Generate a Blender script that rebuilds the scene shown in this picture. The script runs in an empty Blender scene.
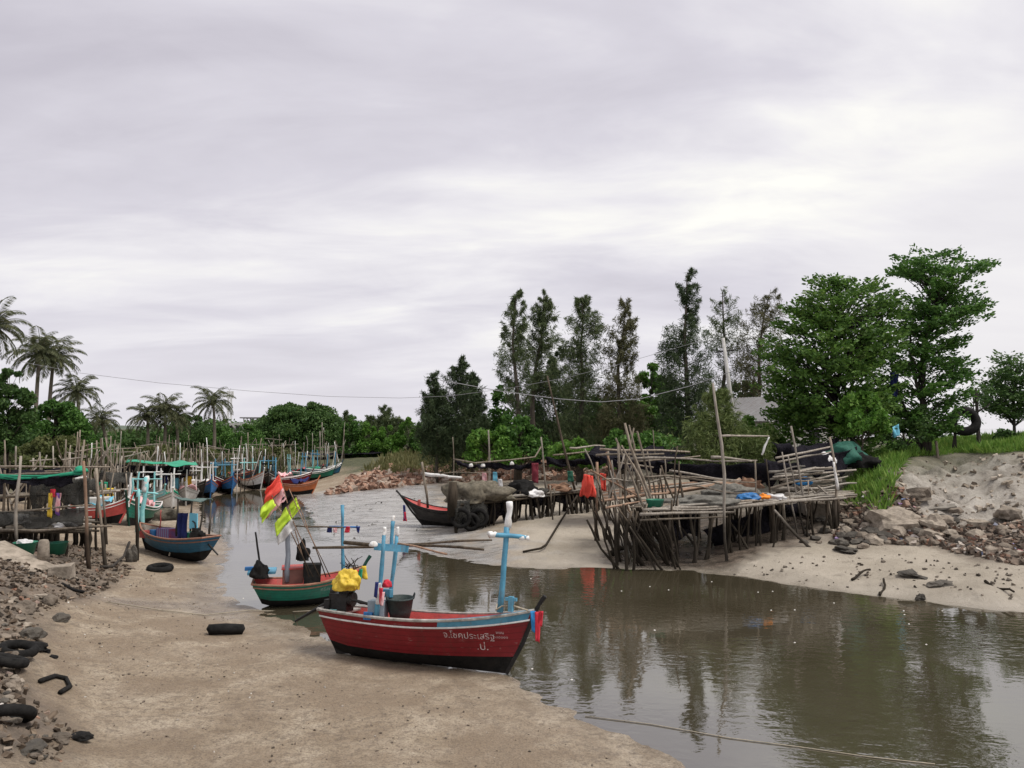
import bpy, bmesh, math, random
import numpy as np
from mathutils import Vector, Matrix, noise as mnoise
R = math.radians
random.seed(7)
rng = np.random.default_rng(7)
SC = bpy.context.scene
COL = SC.collection

# ------------------------------------------------------------------ camera, sky, sun, exposure
F, CX, CY, HZ, H = 800.0, 512.0, 384.0, 428.0, 5.5
TH = math.atan((HZ - CY) / F)
cam_d = bpy.data.cameras.new('camera'); cam = bpy.data.objects.new('camera', cam_d); COL.objects.link(cam)
cam.location = (0, 0, H); cam.rotation_euler = (math.pi / 2 + TH, 0, 0)
cam_d.sensor_width = 36; cam_d.lens = 36 * F / 1024; cam_d.clip_start = 0.1; cam_d.clip_end = 20000
SC.camera = cam
SUN_EL, SUN_AZ = R(60), R(105)            # azimuth from +Y towards +X
world = bpy.data.worlds.new('World'); SC.world = world; world.use_nodes = True


def N(nt, typ, **kw):
    n = nt.nodes.new(typ)
    for k, v in kw.items():
        if k.startswith('_'):
            setattr(n, k[1:], v)
        elif k.startswith('i') and k[1:].isdigit():
            n.inputs[int(k[1:])].default_value = v
        else:
            n.inputs[k.replace('_', ' ')].default_value = v
    return n


def ramp(nt, stops, interp='LINEAR'):
    n = nt.nodes.new('ShaderNodeValToRGB'); n.color_ramp.interpolation = interp
    e = n.color_ramp.elements
    while len(e) < len(stops): e.new(0.5)
    for el, (p, c) in zip(e, stops):
        el.position = p; el.color = tuple(c) + (1,) if len(c) == 3 else c
    return n


def build_world():
    nt = world.node_tree; nt.nodes.clear(); L = nt.links.new
    out = N(nt, 'ShaderNodeOutputWorld'); bg = N(nt, 'ShaderNodeBackground', Strength=0.1)
    sky = nt.nodes.new('ShaderNodeTexSky'); sky.sky_type = 'NISHITA'; sky.sun_disc = False
    sky.sun_elevation = SUN_EL; sky.sun_rotation = SUN_AZ; sky.dust_density = 3
    tc = N(nt, 'ShaderNodeTexCoord'); sep = N(nt, 'ShaderNodeSeparateXYZ'); L(tc.outputs['Generated'], sep.inputs[0])
    mx = N(nt, 'ShaderNodeMath', _operation='MAXIMUM', i1=0.0); L(sep.outputs[2], mx.inputs[0])
    ad = N(nt, 'ShaderNodeMath', _operation='ADD', i1=0.16); L(mx.outputs[0], ad.inputs[0])
    dx = N(nt, 'ShaderNodeMath', _operation='DIVIDE'); L(sep.outputs[0], dx.inputs[0]); L(ad.outputs[0], dx.inputs[1])
    dy = N(nt, 'ShaderNodeMath', _operation='DIVIDE'); L(sep.outputs[1], dy.inputs[0]); L(ad.outputs[0], dy.inputs[1])
    cb = N(nt, 'ShaderNodeCombineXYZ'); L(dx.outputs[0], cb.inputs[0]); L(dy.outputs[0], cb.inputs[1])
    mp = N(nt, 'ShaderNodeMapping'); mp.inputs['Location'].default_value = (3.1, 1.7, 0); mp.inputs['Rotation'].default_value = (0, 0, R(14))
    mp.inputs['Scale'].default_value = (0.55, 1.0, 1); L(cb.outputs[0], mp.inputs[0])
    n1 = N(nt, 'ShaderNodeTexNoise', Scale=1.15, Detail=7.0, Roughness=0.5, Distortion=0.5); L(mp.outputs[0], n1.inputs['Vector'])
    n2 = N(nt, 'ShaderNodeTexNoise', Scale=2.6, Detail=5.0, Roughness=0.6, Distortion=0.6); L(mp.outputs[0], n2.inputs['Vector'])
    m = N(nt, 'ShaderNodeMix', _data_type='FLOAT'); m.inputs[0].default_value = 0.25; L(n1.outputs[0], m.inputs[2]); L(n2.outputs[0], m.inputs[3])
    rp = ramp(nt, [(0.33, (3.9, 3.72, 4.15)), (0.46, (4.75, 4.58, 5.0)), (0.55, (5.75, 5.6, 5.8)), (0.64, (6.9, 6.8, 6.4))])
    L(m.outputs[0], rp.inputs[0])
    # paler, even band towards the horizon
    mr = N(nt, 'ShaderNodeMapRange'); mr.inputs[1].default_value = 0.0; mr.inputs[2].default_value = 0.2; mr.inputs[3].default_value = 0.8; mr.inputs[4].default_value = 0.0
    L(sep.outputs[2], mr.inputs[0])
    hz = N(nt, 'ShaderNodeMix', _data_type='RGBA'); L(mr.outputs[0], hz.inputs[0]); L(rp.outputs[0], hz.inputs[6]); hz.inputs[7].default_value = (5.45, 5.3, 5.7, 1)
    # brighter thin cloud round the sun's side (right, low)
    vd = N(nt, 'ShaderNodeVectorMath', _operation='DOT_PRODUCT'); L(tc.outputs['Generated'], vd.inputs[0]); vd.inputs[1].default_value = Vector((0.56, 0.82, 0.10)).normalized()
    mr2 = N(nt, 'ShaderNodeMapRange', _interpolation_type='SMOOTHSTEP'); mr2.inputs[1].default_value = 0.955; mr2.inputs[2].default_value = 1.0; mr2.inputs[3].default_value = 0; mr2.inputs[4].default_value = 0.7
    L(vd.outputs['Value'], mr2.inputs[0])
    gl = N(nt, 'ShaderNodeMix', _data_type='RGBA'); L(mr2.outputs[0], gl.inputs[0]); L(hz.outputs[2], gl.inputs[6]); gl.inputs[7].default_value = (6.0, 5.85, 5.9, 1)
    cov = N(nt, 'ShaderNodeMix', _data_type='RGBA'); cov.inputs[0].default_value = 0.96
    L(sky.outputs[0], cov.inputs[6]); L(gl.outputs[2], cov.inputs[7]); L(cov.outputs[2], bg.inputs[0]); L(bg.outputs[0], out.inputs[0])


build_world()
sun_d = bpy.data.lights.new('sun', 'SUN'); sun = bpy.data.objects.new('sun', sun_d); COL.objects.link(sun)
sun_d.energy = 2.2; sun_d.angle = R(22); sun_d.color = (1.0, 0.96, 0.9)
sdir = Vector((math.sin(SUN_AZ) * math.cos(SUN_EL), math.cos(SUN_AZ) * math.cos(SUN_EL), math.sin(SUN_EL)))
sun.rotation_euler = sdir.to_track_quat('Z', 'Y').to_euler()
SC.view_settings.view_transform = 'Standard'; SC.view_settings.look = 'None'; SC.view_settings.gamma = 1; SC.view_settings.exposure = 0.6
SC.render.engine = 'CYCLES'; SC.cycles.use_denoising = True; SC.cycles.max_bounces = 6
SC.cycles.diffuse_bounces = 3; SC.cycles.glossy_bounces = 3; SC.cycles.transparent_max_bounces = 8


# ------------------------------------------------------------------ helpers: photo coordinates -> places in the world
def ray(px, py):
    u = (px - CX) / F; v = (CY - py) / F
    return Vector((u, math.cos(TH) - math.sin(TH) * v, math.sin(TH) + math.cos(TH) * v))


def at(px, py, Y):
    d = ray(px, py); return Vector((0, 0, H)) + d * (Y / d.y)


def atz(px, py, z):
    d = ray(px, py); return Vector((0, 0, H)) + d * ((z - H) / d.z)


# ------------------------------------------------------------------ terrain heights
WATER_PX = [(1100, 622), (1015, 612), (900, 599), (820, 590), (760, 580), (715, 574), (660, 570), (600, 569), (540, 569), (480, 564),
            (440, 557), (415, 550), (370, 548), (335, 541), (315, 525), (304, 506), (296, 497), (280, 491), (252, 490), (228, 493), (202, 501), (203, 514), (213, 532),
            (232, 546), (229, 560), (222, 578), (225, 592), (248, 606), (290, 620), (332, 640), (400, 655), (500, 672), (520, 684), (560, 704), (620, 730),
            (690, 768), (740, 860), (1500, 860)]
WP = np.array([atz(x, y, 0)[:2] for x, y in WATER_PX])
CTRL = [(100, 700, .35), (200, 700, .25), (300, 720, .18), (450, 740, .08), (60, 640, .65), (150, 640, .35), (250, 645, .12), (340, 690, .12), (120, 600, .4), (180, 590, .15),
        (60, 600, .9), (30, 580, 1.2), (20, 650, 1.05), (12, 740, 1.0), (60, 740, .6), (100, 560, .5), (50, 560, .9), (140, 560, .35), (190, 562, .15), (20, 540, 1.2), (100, 540, .6),
        (150, 530, .4), (120, 512, .6), (190, 497, .25), (165, 506, .3), (50, 500, 1.4), (60, 470, 2.0), (150, 470, 1.6), (250, 474, 1.0), (300, 472, 1.0), (20, 455, 2.6),
        (262, 484, .2), (312, 486, .12), (350, 525, .08), (400, 510, .18), (430, 530, .12), (320, 500, .08), (350, 500, .18), (440, 482, .7), (380, 490, .4),
        (470, 550, .12), (520, 545, .45), (560, 540, .45), (590, 556, .2), (390, 467, 1.7), (430, 460, 2.0), (350, 476, 1.0), (340, 488, .3), (470, 520, .3), (500, 530, .45), (560, 520, .7), (520, 482, 1.1),
        (580, 482, 1.2), (550, 466, 1.9), (600, 466, 1.9), (640, 558, .15), (700, 566, .06), (740, 558, .35), (800, 552, .6), (820, 572, .3), (900, 574, .45), (980, 590, .35),
        (1015, 562, .8), (850, 540, .8), (940, 548, .75), (900, 520, 1.5), (1005, 530, 1.4), (950, 463, 3.6), (1005, 468, 3.6), (900, 482, 3.1), (960, 500, 2.2), (1010, 500, 2.3), (840, 500, 1.9),
        (860, 480, 2.9), (920, 449, 4.2), (1000, 441, 4.5), (800, 452, 3.9), (850, 448, 4.1), (760, 468, 3.0), (700, 466, 2.8), (640, 466, 2.4), (780, 500, 1.8), (720, 520, .9), (660, 525, .7), (600, 450, 3.0), (700, 448, 3.6), (500, 455, 2.4),
        (700, 640, -.35), (850, 690, -.45), (500, 600, -.25), (380, 585, -.2), (270, 540, -.2), (1000, 650, -.4), (750, 750, -.4), (650, 600, -.3), (400, 620, -.15)]
cp = []; cz = []
for x, y, z in CTRL:
    p = atz(x, y, z); cp.append((p.x, p.y)); cz.append(z)
for p in WP[:-2]: cp.append(tuple(p)); cz.append(0.0)
for x, y, z in [(-70, 100, 2.2), (-30, 130, 2.0), (0, 140, 2.4), (40, 110, 4.0), (75, 110, 3.0), (40, 75, 4.4), (-160, 200, 2.2), (0, 260, 2.2), (200, 200, 2.5), (-9, 8, 1.1), (-3, 8, .4), (30, 30, 1.6), (26, 22, .3), (38, 42, 3.8)]:
    cp.append((x, y)); cz.append(z)
cp = np.array(cp); cz = np.array(cz)


def warp(xy):
    y = np.maximum(xy[:, 1], 5.0)
    return np.stack([np.clip(xy[:, 0] / y, -1.1, 1.1) * 2.2, np.log(np.clip(y, 5, 300))], 1)


def tps_k(a, b):
    r2 = ((a[:, None, :] - b[None, :, :]) ** 2).sum(2)
    return 0.5 * r2 * np.log(r2 + 1e-12)


cw = warp(cp); n_ = len(cw)
A_ = np.zeros((n_ + 3, n_ + 3)); A_[:n_, :n_] = tps_k(cw, cw) + np.eye(n_) * 2e-3
A_[:n_, n_] = 1; A_[:n_, n_ + 1:] = cw; A_[n_, :n_] = 1; A_[n_ + 1:, :n_] = cw.T
sol = np.linalg.solve(A_, np.concatenate([cz, np.zeros(3)]))


def poly_sd(P, poly):
    """signed distance, negative inside"""
    a = poly; b = np.roll(poly, -1, 0); d = np.full(len(P), 1e9); ins = np.zeros(len(P), bool)
    for i in range(len(a)):
        e = b[i] - a[i]; w = P - a[i]
        t = np.clip((w @ e) / max(e @ e, 1e-9), 0, 1)
        d = np.minimum(d, np.hypot(*(w - t[:, None] * e).T))
        c = (a[i, 1] > P[:, 1]) != (b[i, 1] > P[:, 1])
        if abs(e[1]) > 1e-12:
            xi = a[i, 0] + (P[:, 1] - a[i, 1]) * e[0] / e[1]; ins ^= c & (P[:, 0] < xi)
    return np.where(ins, -d, d)


def vnoise(P, s, seed=0):
    """cheap smooth value noise, vectorised"""
    q = P / s + seed * 17.3; i = np.floor(q).astype(int); f = q - i; f = f * f * (3 - 2 * f)

    def h(ix, iy):
        v = np.sin(ix * 127.1 + iy * 311.7 + seed * 74.7) * 43758.5453
        return v - np.floor(v)
    a = h(i[:, 0], i[:, 1]); b = h(i[:, 0] + 1, i[:, 1]); c = h(i[:, 0], i[:, 1] + 1); d = h(i[:, 0] + 1, i[:, 1] + 1)
    return (a * (1 - f[:, 0]) + b * f[:, 0]) * (1 - f[:, 1]) + (c * (1 - f[:, 0]) + d * f[:, 0]) * f[:, 1] - 0.5


def zone(pxs):
    out = []
    for x, y, z in pxs:
        p = atz(x, y, z); out.append((p.x, p.y))
    return np.array(out)


Z_MOUND = zone([(880, 505, 2.2), (905, 470, 3.3), (950, 461, 3.6), (1030, 466, 3.6), (1060, 520, 2), (1010, 525, 1.5), (940, 520, 1.6), (890, 515, 1.6)])
Z_GRASS = zone([(840, 498, 2.0), (862, 470, 3.2), (900, 450, 4.1), (955, 441, 4.5), (1060, 440, 4.6), (1060, 461, 3.8), (1000, 461, 3.75), (960, 458, 3.75), (910, 466, 3.4), (885, 490, 2.9), (872, 506, 2.0), (850, 510, 1.7)])
Z_RUBL = zone([(835, 540, .8), (830, 510, 1.4), (870, 512, 1.6), (950, 518, 1.7), (1040, 520, 1.7), (1060, 575, .6), (1000, 562, .75), (940, 548, .75), (880, 545, .75)])
Z_BRICK = zone([(326, 494, .2), (350, 477, 1.0), (390, 470, 1.5), (500, 464, 1.9), (615, 463, 2.05), (615, 483, 1.15), (500, 480, 1.1), (445, 480, .9), (400, 488, .45)])
Z_LEFT = zone([(-60, 780, 1.0), (62, 775, .5), (75, 735, .5), (30, 695, .9), (28, 650, 1.0), (40, 618, .85), (105, 592, .45), (135, 568, .35), (100, 548, .55), (0, 540, 1.2), (-120, 560, 1.5)])
Z_UNDER = zone([(596, 560, .05), (650, 568, .04), (735, 571, .05), (760, 556, .35), (800, 545, .6), (845, 520, 1.2), (845, 500, 1.9), (760, 505, 1.6), (640, 520, .8)])  # dark mud under the jetty, with the deck's shadow painted into its colour
Z_FARMUD = zone([(292, 545, .02), (280, 498, .02), (330, 490, .2), (440, 483, .6), (455, 530, .2), (520, 552, .2), (470, 562, .05), (400, 556, 0)])


def heights(P):
    P = np.asarray(P, float)
    w = warp(P); z = np.empty(len(P))
    for s in range(0, len(P), 20000):
        q = w[s:s + 20000]; z[s:s + 20000] = tps_k(q, cw) @ sol[:n_] + sol[n_] + q @ sol[n_ + 1:]
    z = np.clip(z, -0.6, 5.0)
    sd = poly_sd(P, WP)
    k = np.clip(sd / 1.2, 0, 1); k = k * k * (3 - 2 * k)
    land = k * np.maximum(z, 0.035) + (1 - k) * np.maximum(sd, 0) * 0.03
    z = np.where(sd > 0, land, np.clip(sd * 0.12, -0.6, 0))
    near = np.exp(-np.maximum(sd, 0) / 1.5)
    z += vnoise(P, 1.7, 1) * .05 * (1 - near * .75) + vnoise(P, .45, 2) * .028 - np.clip(vnoise(P, .3, 12) - .18, 0, 1) * .09 * (P[:, 0] < 0) + vnoise(P, 5, 3) * .07 * (1 - near)
    m = np.clip(-poly_sd(P, Z_MOUND) / .8 + .3, 0, 1)
    z += m * (np.abs(vnoise(P, 1.7, 4)) * -1.5 + .1 + np.abs(vnoise(P, .8, 5)) * -.9 + .05 + vnoise(P, .35, 15) * .28)
    m = np.clip(-poly_sd(P, Z_RUBL) / .6 + .3, 0, 1)
    z += m * (vnoise(P, .8, 6) * .3 + vnoise(P, .3, 7) * .14)
    m = np.clip(-poly_sd(P, Z_LEFT) / .6 + .3, 0, 1)
    z += m * (vnoise(P, .7, 8) * .14 + vnoise(P, .25, 9) * .07)
    # the beach on the sea side, right and beyond the trees
    t = np.clip((P[:, 0] - 62 - 8 * np.sin(P[:, 1] * .05)) / 25, 0, 1) * np.clip((P[:, 1] - 60) / 20, 0, 1)
    z = z * (1 - t) + (-1.5) * t
    return z


def gz(x, y): return float(heights(np.array([[x, y]]))[0])


def G(px, py, lo=9.0, hi=400.0):
    """where the view ray of a photo point meets the ground"""
    d = ray(px, py); ys = np.geomspace(lo, hi, 700)
    X = d.x / d.y * ys; Zr = H + d.z / d.y * ys
    zt = heights(np.stack([X, ys], 1)); hit = np.nonzero(Zr <= zt)[0]
    i = hit[0] if len(hit) else len(ys) - 1
    return Vector((X[i], ys[i], zt[i]))


# ------------------------------------------------------------------ materials
MATS = {}


def mat(key, c1, c2=None, rough=.75, scale=6., detail=6., bump=.0, bscale=None, spec=.3, rand=.15, stretch=(1, 1, 1), tide=False, lo=.35, hi=.65, metal=0., stain=None):
    """procedural surface: two tones mixed by noise, a tone shift per object, optional bump and a muddy tide mark"""
    if key in MATS: return MATS[key]
    m = bpy.data.materials.new(key); m.use_nodes = True; nt = m.node_tree; L = nt.links.new
    b = nt.nodes['Principled BSDF']; b.inputs['Roughness'].default_value = rough; b.inputs['Specular IOR Level'].default_value = spec; b.inputs['Metallic'].default_value = metal
    c2 = c2 or tuple(x * .7 for x in c1)
    tc = N(nt, 'ShaderNodeTexCoord'); mp = N(nt, 'ShaderNodeMapping'); mp.inputs['Scale'].default_value = stretch; L(tc.outputs['Object'], mp.inputs[0])
    oi = N(nt, 'ShaderNodeObjectInfo'); mu = N(nt, 'ShaderNodeMath', _operation='MULTIPLY', i1=37.0); L(oi.outputs['Random'], mu.inputs[0])
    nz = N(nt, 'ShaderNodeTexNoise', _noise_dimensions='4D', Scale=scale, Detail=detail, Roughness=.62); L(mp.outputs[0], nz.inputs['Vector']); L(mu.outputs[0], nz.inputs['W'])
    rp = ramp(nt, [(lo, c1), (hi, c2)]); L(nz.outputs[0], rp.inputs[0])
    hsv = N(nt, 'ShaderNodeHueSaturation'); mr = N(nt, 'ShaderNodeMapRange'); mr.inputs[3].default_value = 1 - rand; mr.inputs[4].default_value = 1 + rand
    L(oi.outputs['Random'], mr.inputs[0]); L(mr.outputs[0], hsv.inputs['Value']); L(rp.outputs[0], hsv.inputs['Color'])
    col = hsv.outputs[0]
    if stain:   # rust and grime runs
        n2 = N(nt, 'ShaderNodeTexNoise', Scale=scale * .7, Detail=8., Roughness=.7); mp2 = N(nt, 'ShaderNodeMapping'); mp2.inputs['Scale'].default_value = (1.6, 1.6, .45)
        L(tc.outputs['Object'], mp2.inputs[0]); L(mp2.outputs[0], n2.inputs['Vector'])
        r2 = ramp(nt, [(.54, (0, 0, 0)), (.72, (.75, .75, .75))]); L(n2.outputs[0], r2.inputs[0])
        mx = N(nt, 'ShaderNodeMix', _data_type='RGBA'); L(r2.outputs[0], mx.inputs[0]); L(col, mx.inputs[6]); mx.inputs[7].default_value = tuple(stain) + (1,); col = mx.outputs[2]
    if tide:    # wood that stands in the tide is dark with mud and algae up to the high-water line
        ge = N(nt, 'ShaderNodeNewGeometry'); sp = N(nt, 'ShaderNodeSeparateXYZ'); L(ge.outputs['Position'], sp.inputs[0])
        n3 = N(nt, 'ShaderNodeTexNoise', Scale=1.3, Detail=5.); L(ge.outputs['Position'], n3.inputs['Vector'])
        ma = N(nt, 'ShaderNodeMath', _operation='MULTIPLY_ADD', i1=1.5, i2=-.75); L(n3.outputs[0], ma.inputs[0])
        su = N(nt, 'ShaderNodeMath', _operation='ADD'); L(sp.outputs[2], su.inputs[0]); L(ma.outputs[0], su.inputs[1])
        m4 = N(nt, 'ShaderNodeMapRange'); m4.inputs[1].default_value = 1.5; m4.inputs[2].default_value = 2.35; m4.inputs[3].default_value = .88; m4.inputs[4].default_value = 0.
        L(su.outputs[0], m4.inputs[0])
        mx = N(nt, 'ShaderNodeMix', _data_type='RGBA'); L(m4.outputs[0], mx.inputs[0]); L(col, mx.inputs[6]); mx.inputs[7].default_value = (.024, .020, .015, 1); col = mx.outputs[2]
    if 'hull' in key or key == 'dark_red_paint':   # seams between the planks, scuffs and worn paint
        at_ = N(nt, 'ShaderNodeAttribute', _attribute_name='strake'); fm_ = N(nt, 'ShaderNodeMath', _operation='MULTIPLY', i1=9.0); L(at_.outputs['Fac'], fm_.inputs[0]); fr_ = N(nt, 'ShaderNodeMath', _operation='FRACT'); L(fm_.outputs[0], fr_.inputs[0])
        se = ramp(nt, [(0, (.35, .35, .35)), (.05, (.75, .75, .75)), (.09, (1, 1, 1)), (.94, (1, 1, 1)), (1, (.5, .5, .5))]); L(fr_.outputs[0], se.inputs[0])
        ms_ = N(nt, 'ShaderNodeMix', _data_type='RGBA', _blend_type='MULTIPLY'); ms_.inputs[0].default_value = 1.; L(col, ms_.inputs[6]); L(se.outputs[0], ms_.inputs[7])
        sc_ = N(nt, 'ShaderNodeTexNoise', Scale=11., Detail=9., Roughness=.78); mp3 = N(nt, 'ShaderNodeMapping'); mp3.inputs['Scale'].default_value = (.35, 1, 1.2); L(tc.outputs['Object'], mp3.inputs[0]); L(mp3.outputs[0], sc_.inputs['Vector'])
        r3 = ramp(nt, [(.60, (0, 0, 0)), (.70, (.55, .55, .55))]); L(sc_.outputs[0], r3.inputs[0]); mw = N(nt, 'ShaderNodeMix', _data_type='RGBA'); L(r3.outputs[0], mw.inputs[0]); L(ms_.outputs[2], mw.inputs[6]); mw.inputs[7].default_value = (.30, .26, .23, 1); col = mw.outputs[2]
    L(col, b.inputs['Base Color'])
    if bump:
        nb = N(nt, 'ShaderNodeTexNoise', Scale=bscale or scale * 4, Detail=6., Roughness=.65); L(mp.outputs[0], nb.inputs['Vector'])
        bp = N(nt, 'ShaderNodeBump', Strength=bump, Distance=.05); L(nb.outputs[0], bp.inputs['Height']); L(bp.outputs[0], b.inputs['Normal'])
    MATS[key] = m
    return m


def leaf_mat(key, stops, rough=.6, trans=.35):
    """foliage: tone differs per leaf and per leaf cluster; a little light passes through"""
    if key in MATS: return MATS[key]
    m = bpy.data.materials.new(key); m.use_nodes = True; nt = m.node_tree; L = nt.links.new
    b = nt.nodes['Principled BSDF']; b.inputs['Roughness'].default_value = rough; b.inputs['Specular IOR Level'].default_value = .25
    ge = N(nt, 'ShaderNodeNewGeometry'); nz = N(nt, 'ShaderNodeTexNoise', Scale=.55, Detail=3.); L(ge.outputs['Position'], nz.inputs['Vector'])
    mx = N(nt, 'ShaderNodeMix', _data_type='FLOAT'); mx.inputs[0].default_value = .5
    L(ge.outputs['Random Per Island'], mx.inputs[2]); L(nz.outputs[0], mx.inputs[3])
    rp = ramp(nt, stops); L(mx.outputs[0], rp.inputs[0]); L(rp.outputs[0], b.inputs['Base Color'])
    tr = N(nt, 'ShaderNodeBsdfTranslucent'); L(rp.outputs[0], tr.inputs[0]); ms = N(nt, 'ShaderNodeMixShader'); ms.inputs[0].default_value = trans
    o = nt.nodes['Material Output']; L(b.outputs[0], ms.inputs[1]); L(tr.outputs[0], ms.inputs[2]); L(ms.outputs[0], o.inputs[0])
    MATS[key] = m
    return m


def chunk_mat(key, stops, rough=.9):
    if key in MATS: return MATS[key]
    m = bpy.data.materials.new(key); m.use_nodes = True; nt = m.node_tree; L = nt.links.new
    b = nt.nodes['Principled BSDF']; b.inputs['Roughness'].default_value = rough; b.inputs['Specular IOR Level'].default_value = .2
    ge = N(nt, 'ShaderNodeNewGeometry'); nz = N(nt, 'ShaderNodeTexNoise', Scale=9., Detail=5.); L(ge.outputs['Position'], nz.inputs['Vector'])
    rp = ramp(nt, stops); L(ge.outputs['Random Per Island'], rp.inputs[0])
    mr = N(nt, 'ShaderNodeMapRange'); mr.inputs[1].default_value = .3; mr.inputs[2].default_value = .7; mr.inputs[3].default_value = .6; mr.inputs[4].default_value = 1.25; L(nz.outputs[0], mr.inputs[0])
    hs = N(nt, 'ShaderNodeHueSaturation'); L(rp.outputs[0], hs.inputs['Color']); L(mr.outputs[0], hs.inputs['Value']); L(hs.outputs[0], b.inputs['Base Color'])
    MATS[key] = m
    return m


POLE = mat('weathered_pole', (.30, .26, .21), (.15, .12, .09), rough=.9, spec=.1, scale=3, stretch=(4, 4, .7), bump=.5, bscale=14, rand=.3, tide=True)
POLE_D = mat('dark_pole', (.12, .095, .07), (.05, .04, .03), rough=.9, spec=.1, scale=3, stretch=(4, 4, .7), bump=.5, bscale=14, rand=.35, tide=True)
POLE_L = mat('bleached_pole', (.36, .325, .28), (.19, .165, .135), rough=.9, spec=.1, scale=3, stretch=(4, 4, .7), bump=.4, bscale=14, rand=.2, tide=True)
POLE_R = mat('reddish_pole', (.34, .22, .15), (.17, .11, .08), rough=.9, spec=.1, scale=3, stretch=(4, 4, .7), bump=.4, bscale=14, rand=.25, tide=True)
PLANK = mat('pale_orange_plank', (.42, .27, .18), (.26, .18, .13), rough=.9, scale=4, bump=.4, rand=.25)
GREYPLANK = mat('grey_plank', (.34, .31, .27), (.20, .18, .15), rough=.9, scale=4, bump=.4, rand=.25)
BLACKNET = mat('black_shade_net', (.009, .0085, .011), (.022, .02, .026), rough=1., spec=.03, scale=5, bump=.6, bscale=40, rand=.2)
GREYNET = mat('grey_fine_net', (.05, .05, .046), (.10, .097, .088), rough=1., spec=.03, scale=2.5, bump=.8, bscale=60, rand=.1)
GREENTARP = mat('green_tarp', (.01, .20, .11), (.02, .30, .17), rough=.55, scale=3, bump=.4, bscale=8)
HEAPNET = mat('tan_fishing_net', (.20, .175, .13), (.09, .08, .06), rough=.95, scale=6, bump=1., bscale=45)
PALENET = mat('pale_fishing_net', (.22, .21, .185), (.11, .105, .09), rough=.95, scale=5, bump=1., bscale=45)
BLACK = mat('black_rubber', (.007, .007, .007), (.02, .019, .018), rough=.85, scale=8, bump=.3, spec=.12)
WHITE = mat('white_paint', (.75, .75, .73), (.55, .54, .52), rough=.5, scale=5, bump=.1, rand=.06, stain=(.32, .25, .18))
SKYBLUE = mat('sky_blue_paint', (.10, .31, .44), (.06, .21, .32), rough=.5, scale=5, bump=.15, rand=.08, stain=(.12, .14, .15))
TURQ = mat('turquoise_paint', (.18, .50, .50), (.30, .58, .58), rough=.5, scale=5, bump=.15, rand=.08, stain=(.2, .2, .18))
REDHULL = mat('dark_red_paint', (.21, .013, .019), (.15, .011, .015), rough=.42, scale=3, bump=.12, bscale=7, rand=.05, stain=(.10, .035, .03))
REDDECK = mat('faded_red_paint', (.50, .085, .075), (.36, .06, .055), rough=.6, scale=5, bump=.2, rand=.1, stain=(.18, .12, .10))
GREENHULL = mat('green_hull_paint', (.012, .16, .105), (.010, .11, .075), rough=.45, scale=3, bump=.12, bscale=7, rand=.05, stain=(.05, .06, .05))
BLUEHULL = mat('blue_hull_paint', (.018, .11, .19), (.016, .075, .13), rough=.45, scale=3, bump=.15, bscale=7, rand=.1, stain=(.04, .05, .06))
BRIGHTBLUE = mat('bright_blue_paint', (.03, .17, .42), (.025, .12, .30), rough=.45, scale=3, bump=.15, rand=.1, stain=(.04, .05, .06))
TAR = mat('black_bottom_paint', (.006, .006, .006), (.018, .016, .014), spec=.15, rough=.8, scale=4, bump=.3, rand=.1)
BLACKHULL = mat('black_hull_paint', (.022, .02, .02), (.05, .045, .04), rough=.6, scale=4, bump=.3, rand=.1)
RAILGREY = mat('worn_grey_rail', (.40, .38, .35), (.20, .19, .17), rough=.7, scale=6, bump=.3, stain=(.1, .09, .08))
RAILBROWN = mat('worn_brown_rail', (.35, .17, .11), (.20, .11, .08), rough=.7, scale=6, bump=.3)
ORANGE = mat('orange_paint', (.48, .14, .045), (.34, .10, .04), rough=.55, scale=4, bump=.2, stain=(.15, .08, .05))
YELLOWTARP = mat('yellow_tarp', (.62, .45, .05), (.50, .34, .035), rough=.5, scale=5, bump=.4, bscale=9)
REDCLOTH = mat('red_cloth', (.62, .035, .06), (.48, .03, .045), rough=.8, scale=6, bump=.3)
CORAL = mat('coral_red_cloth', (.80, .10, .07), (.66, .07, .05), rough=.8, scale=6, bump=.4)
LIME = mat('lime_cloth', (.52, .72, .06), (.45, .62, .05), rough=.8, scale=6, bump=.2)
BLUECLOTH = mat('blue_cloth', (.03, .22, .50), (.025, .16, .38), rough=.8, scale=6, bump=.3)
NAVY = mat('navy_cloth', (.02, .03, .14), (.015, .02, .09), rough=.85, scale=6, bump=.4)
WHITECLOTH = mat('white_cloth', (.72, .71, .70), (.55, .54, .53), rough=.85, scale=6, bump=.3)
PINKCLOTH = mat('pink_cloth', (.70, .30, .32), (.80, .55, .55), rough=.85, scale=9, bump=.3)
YELLOW = mat('yellow_cloth', (.70, .48, .05), (.55, .38, .04), rough=.8, scale=6, bump=.3)
PURPLE = mat('purple_cloth', (.22, .10, .36), (.16, .07, .28), rough=.8, scale=6, bump=.3)
CYANPANEL = mat('light_blue_panel', (.16, .48, .62), (.13, .42, .56), rough=.5, scale=3)
BASIN = mat('green_plastic', (.02, .17, .10), (.016, .13, .08), rough=.4, scale=4, spec=.5)
DARKBASKET = mat('dark_plastic_basket', (.03, .045, .042), (.02, .03, .03), rough=.5, scale=8, bump=.4)
METAL = mat('greasy_metal', (.04, .04, .04), (.02, .018, .015), rough=.5, scale=7, bump=.3, metal=.5)
GREYBLUE = mat('grey_blue_box', (.25, .30, .34), (.18, .22, .25), rough=.6, scale=4)
CONC = mat('old_concrete', (.34, .29, .235), (.16, .135, .105), rough=.95, scale=4, bump=.7, bscale=14, rand=.15)
ROCKM = mat('grey_brown_rock', (.23, .19, .15), (.085, .07, .055), rough=.95, scale=2.5, bump=1., bscale=9, rand=.3)
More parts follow.
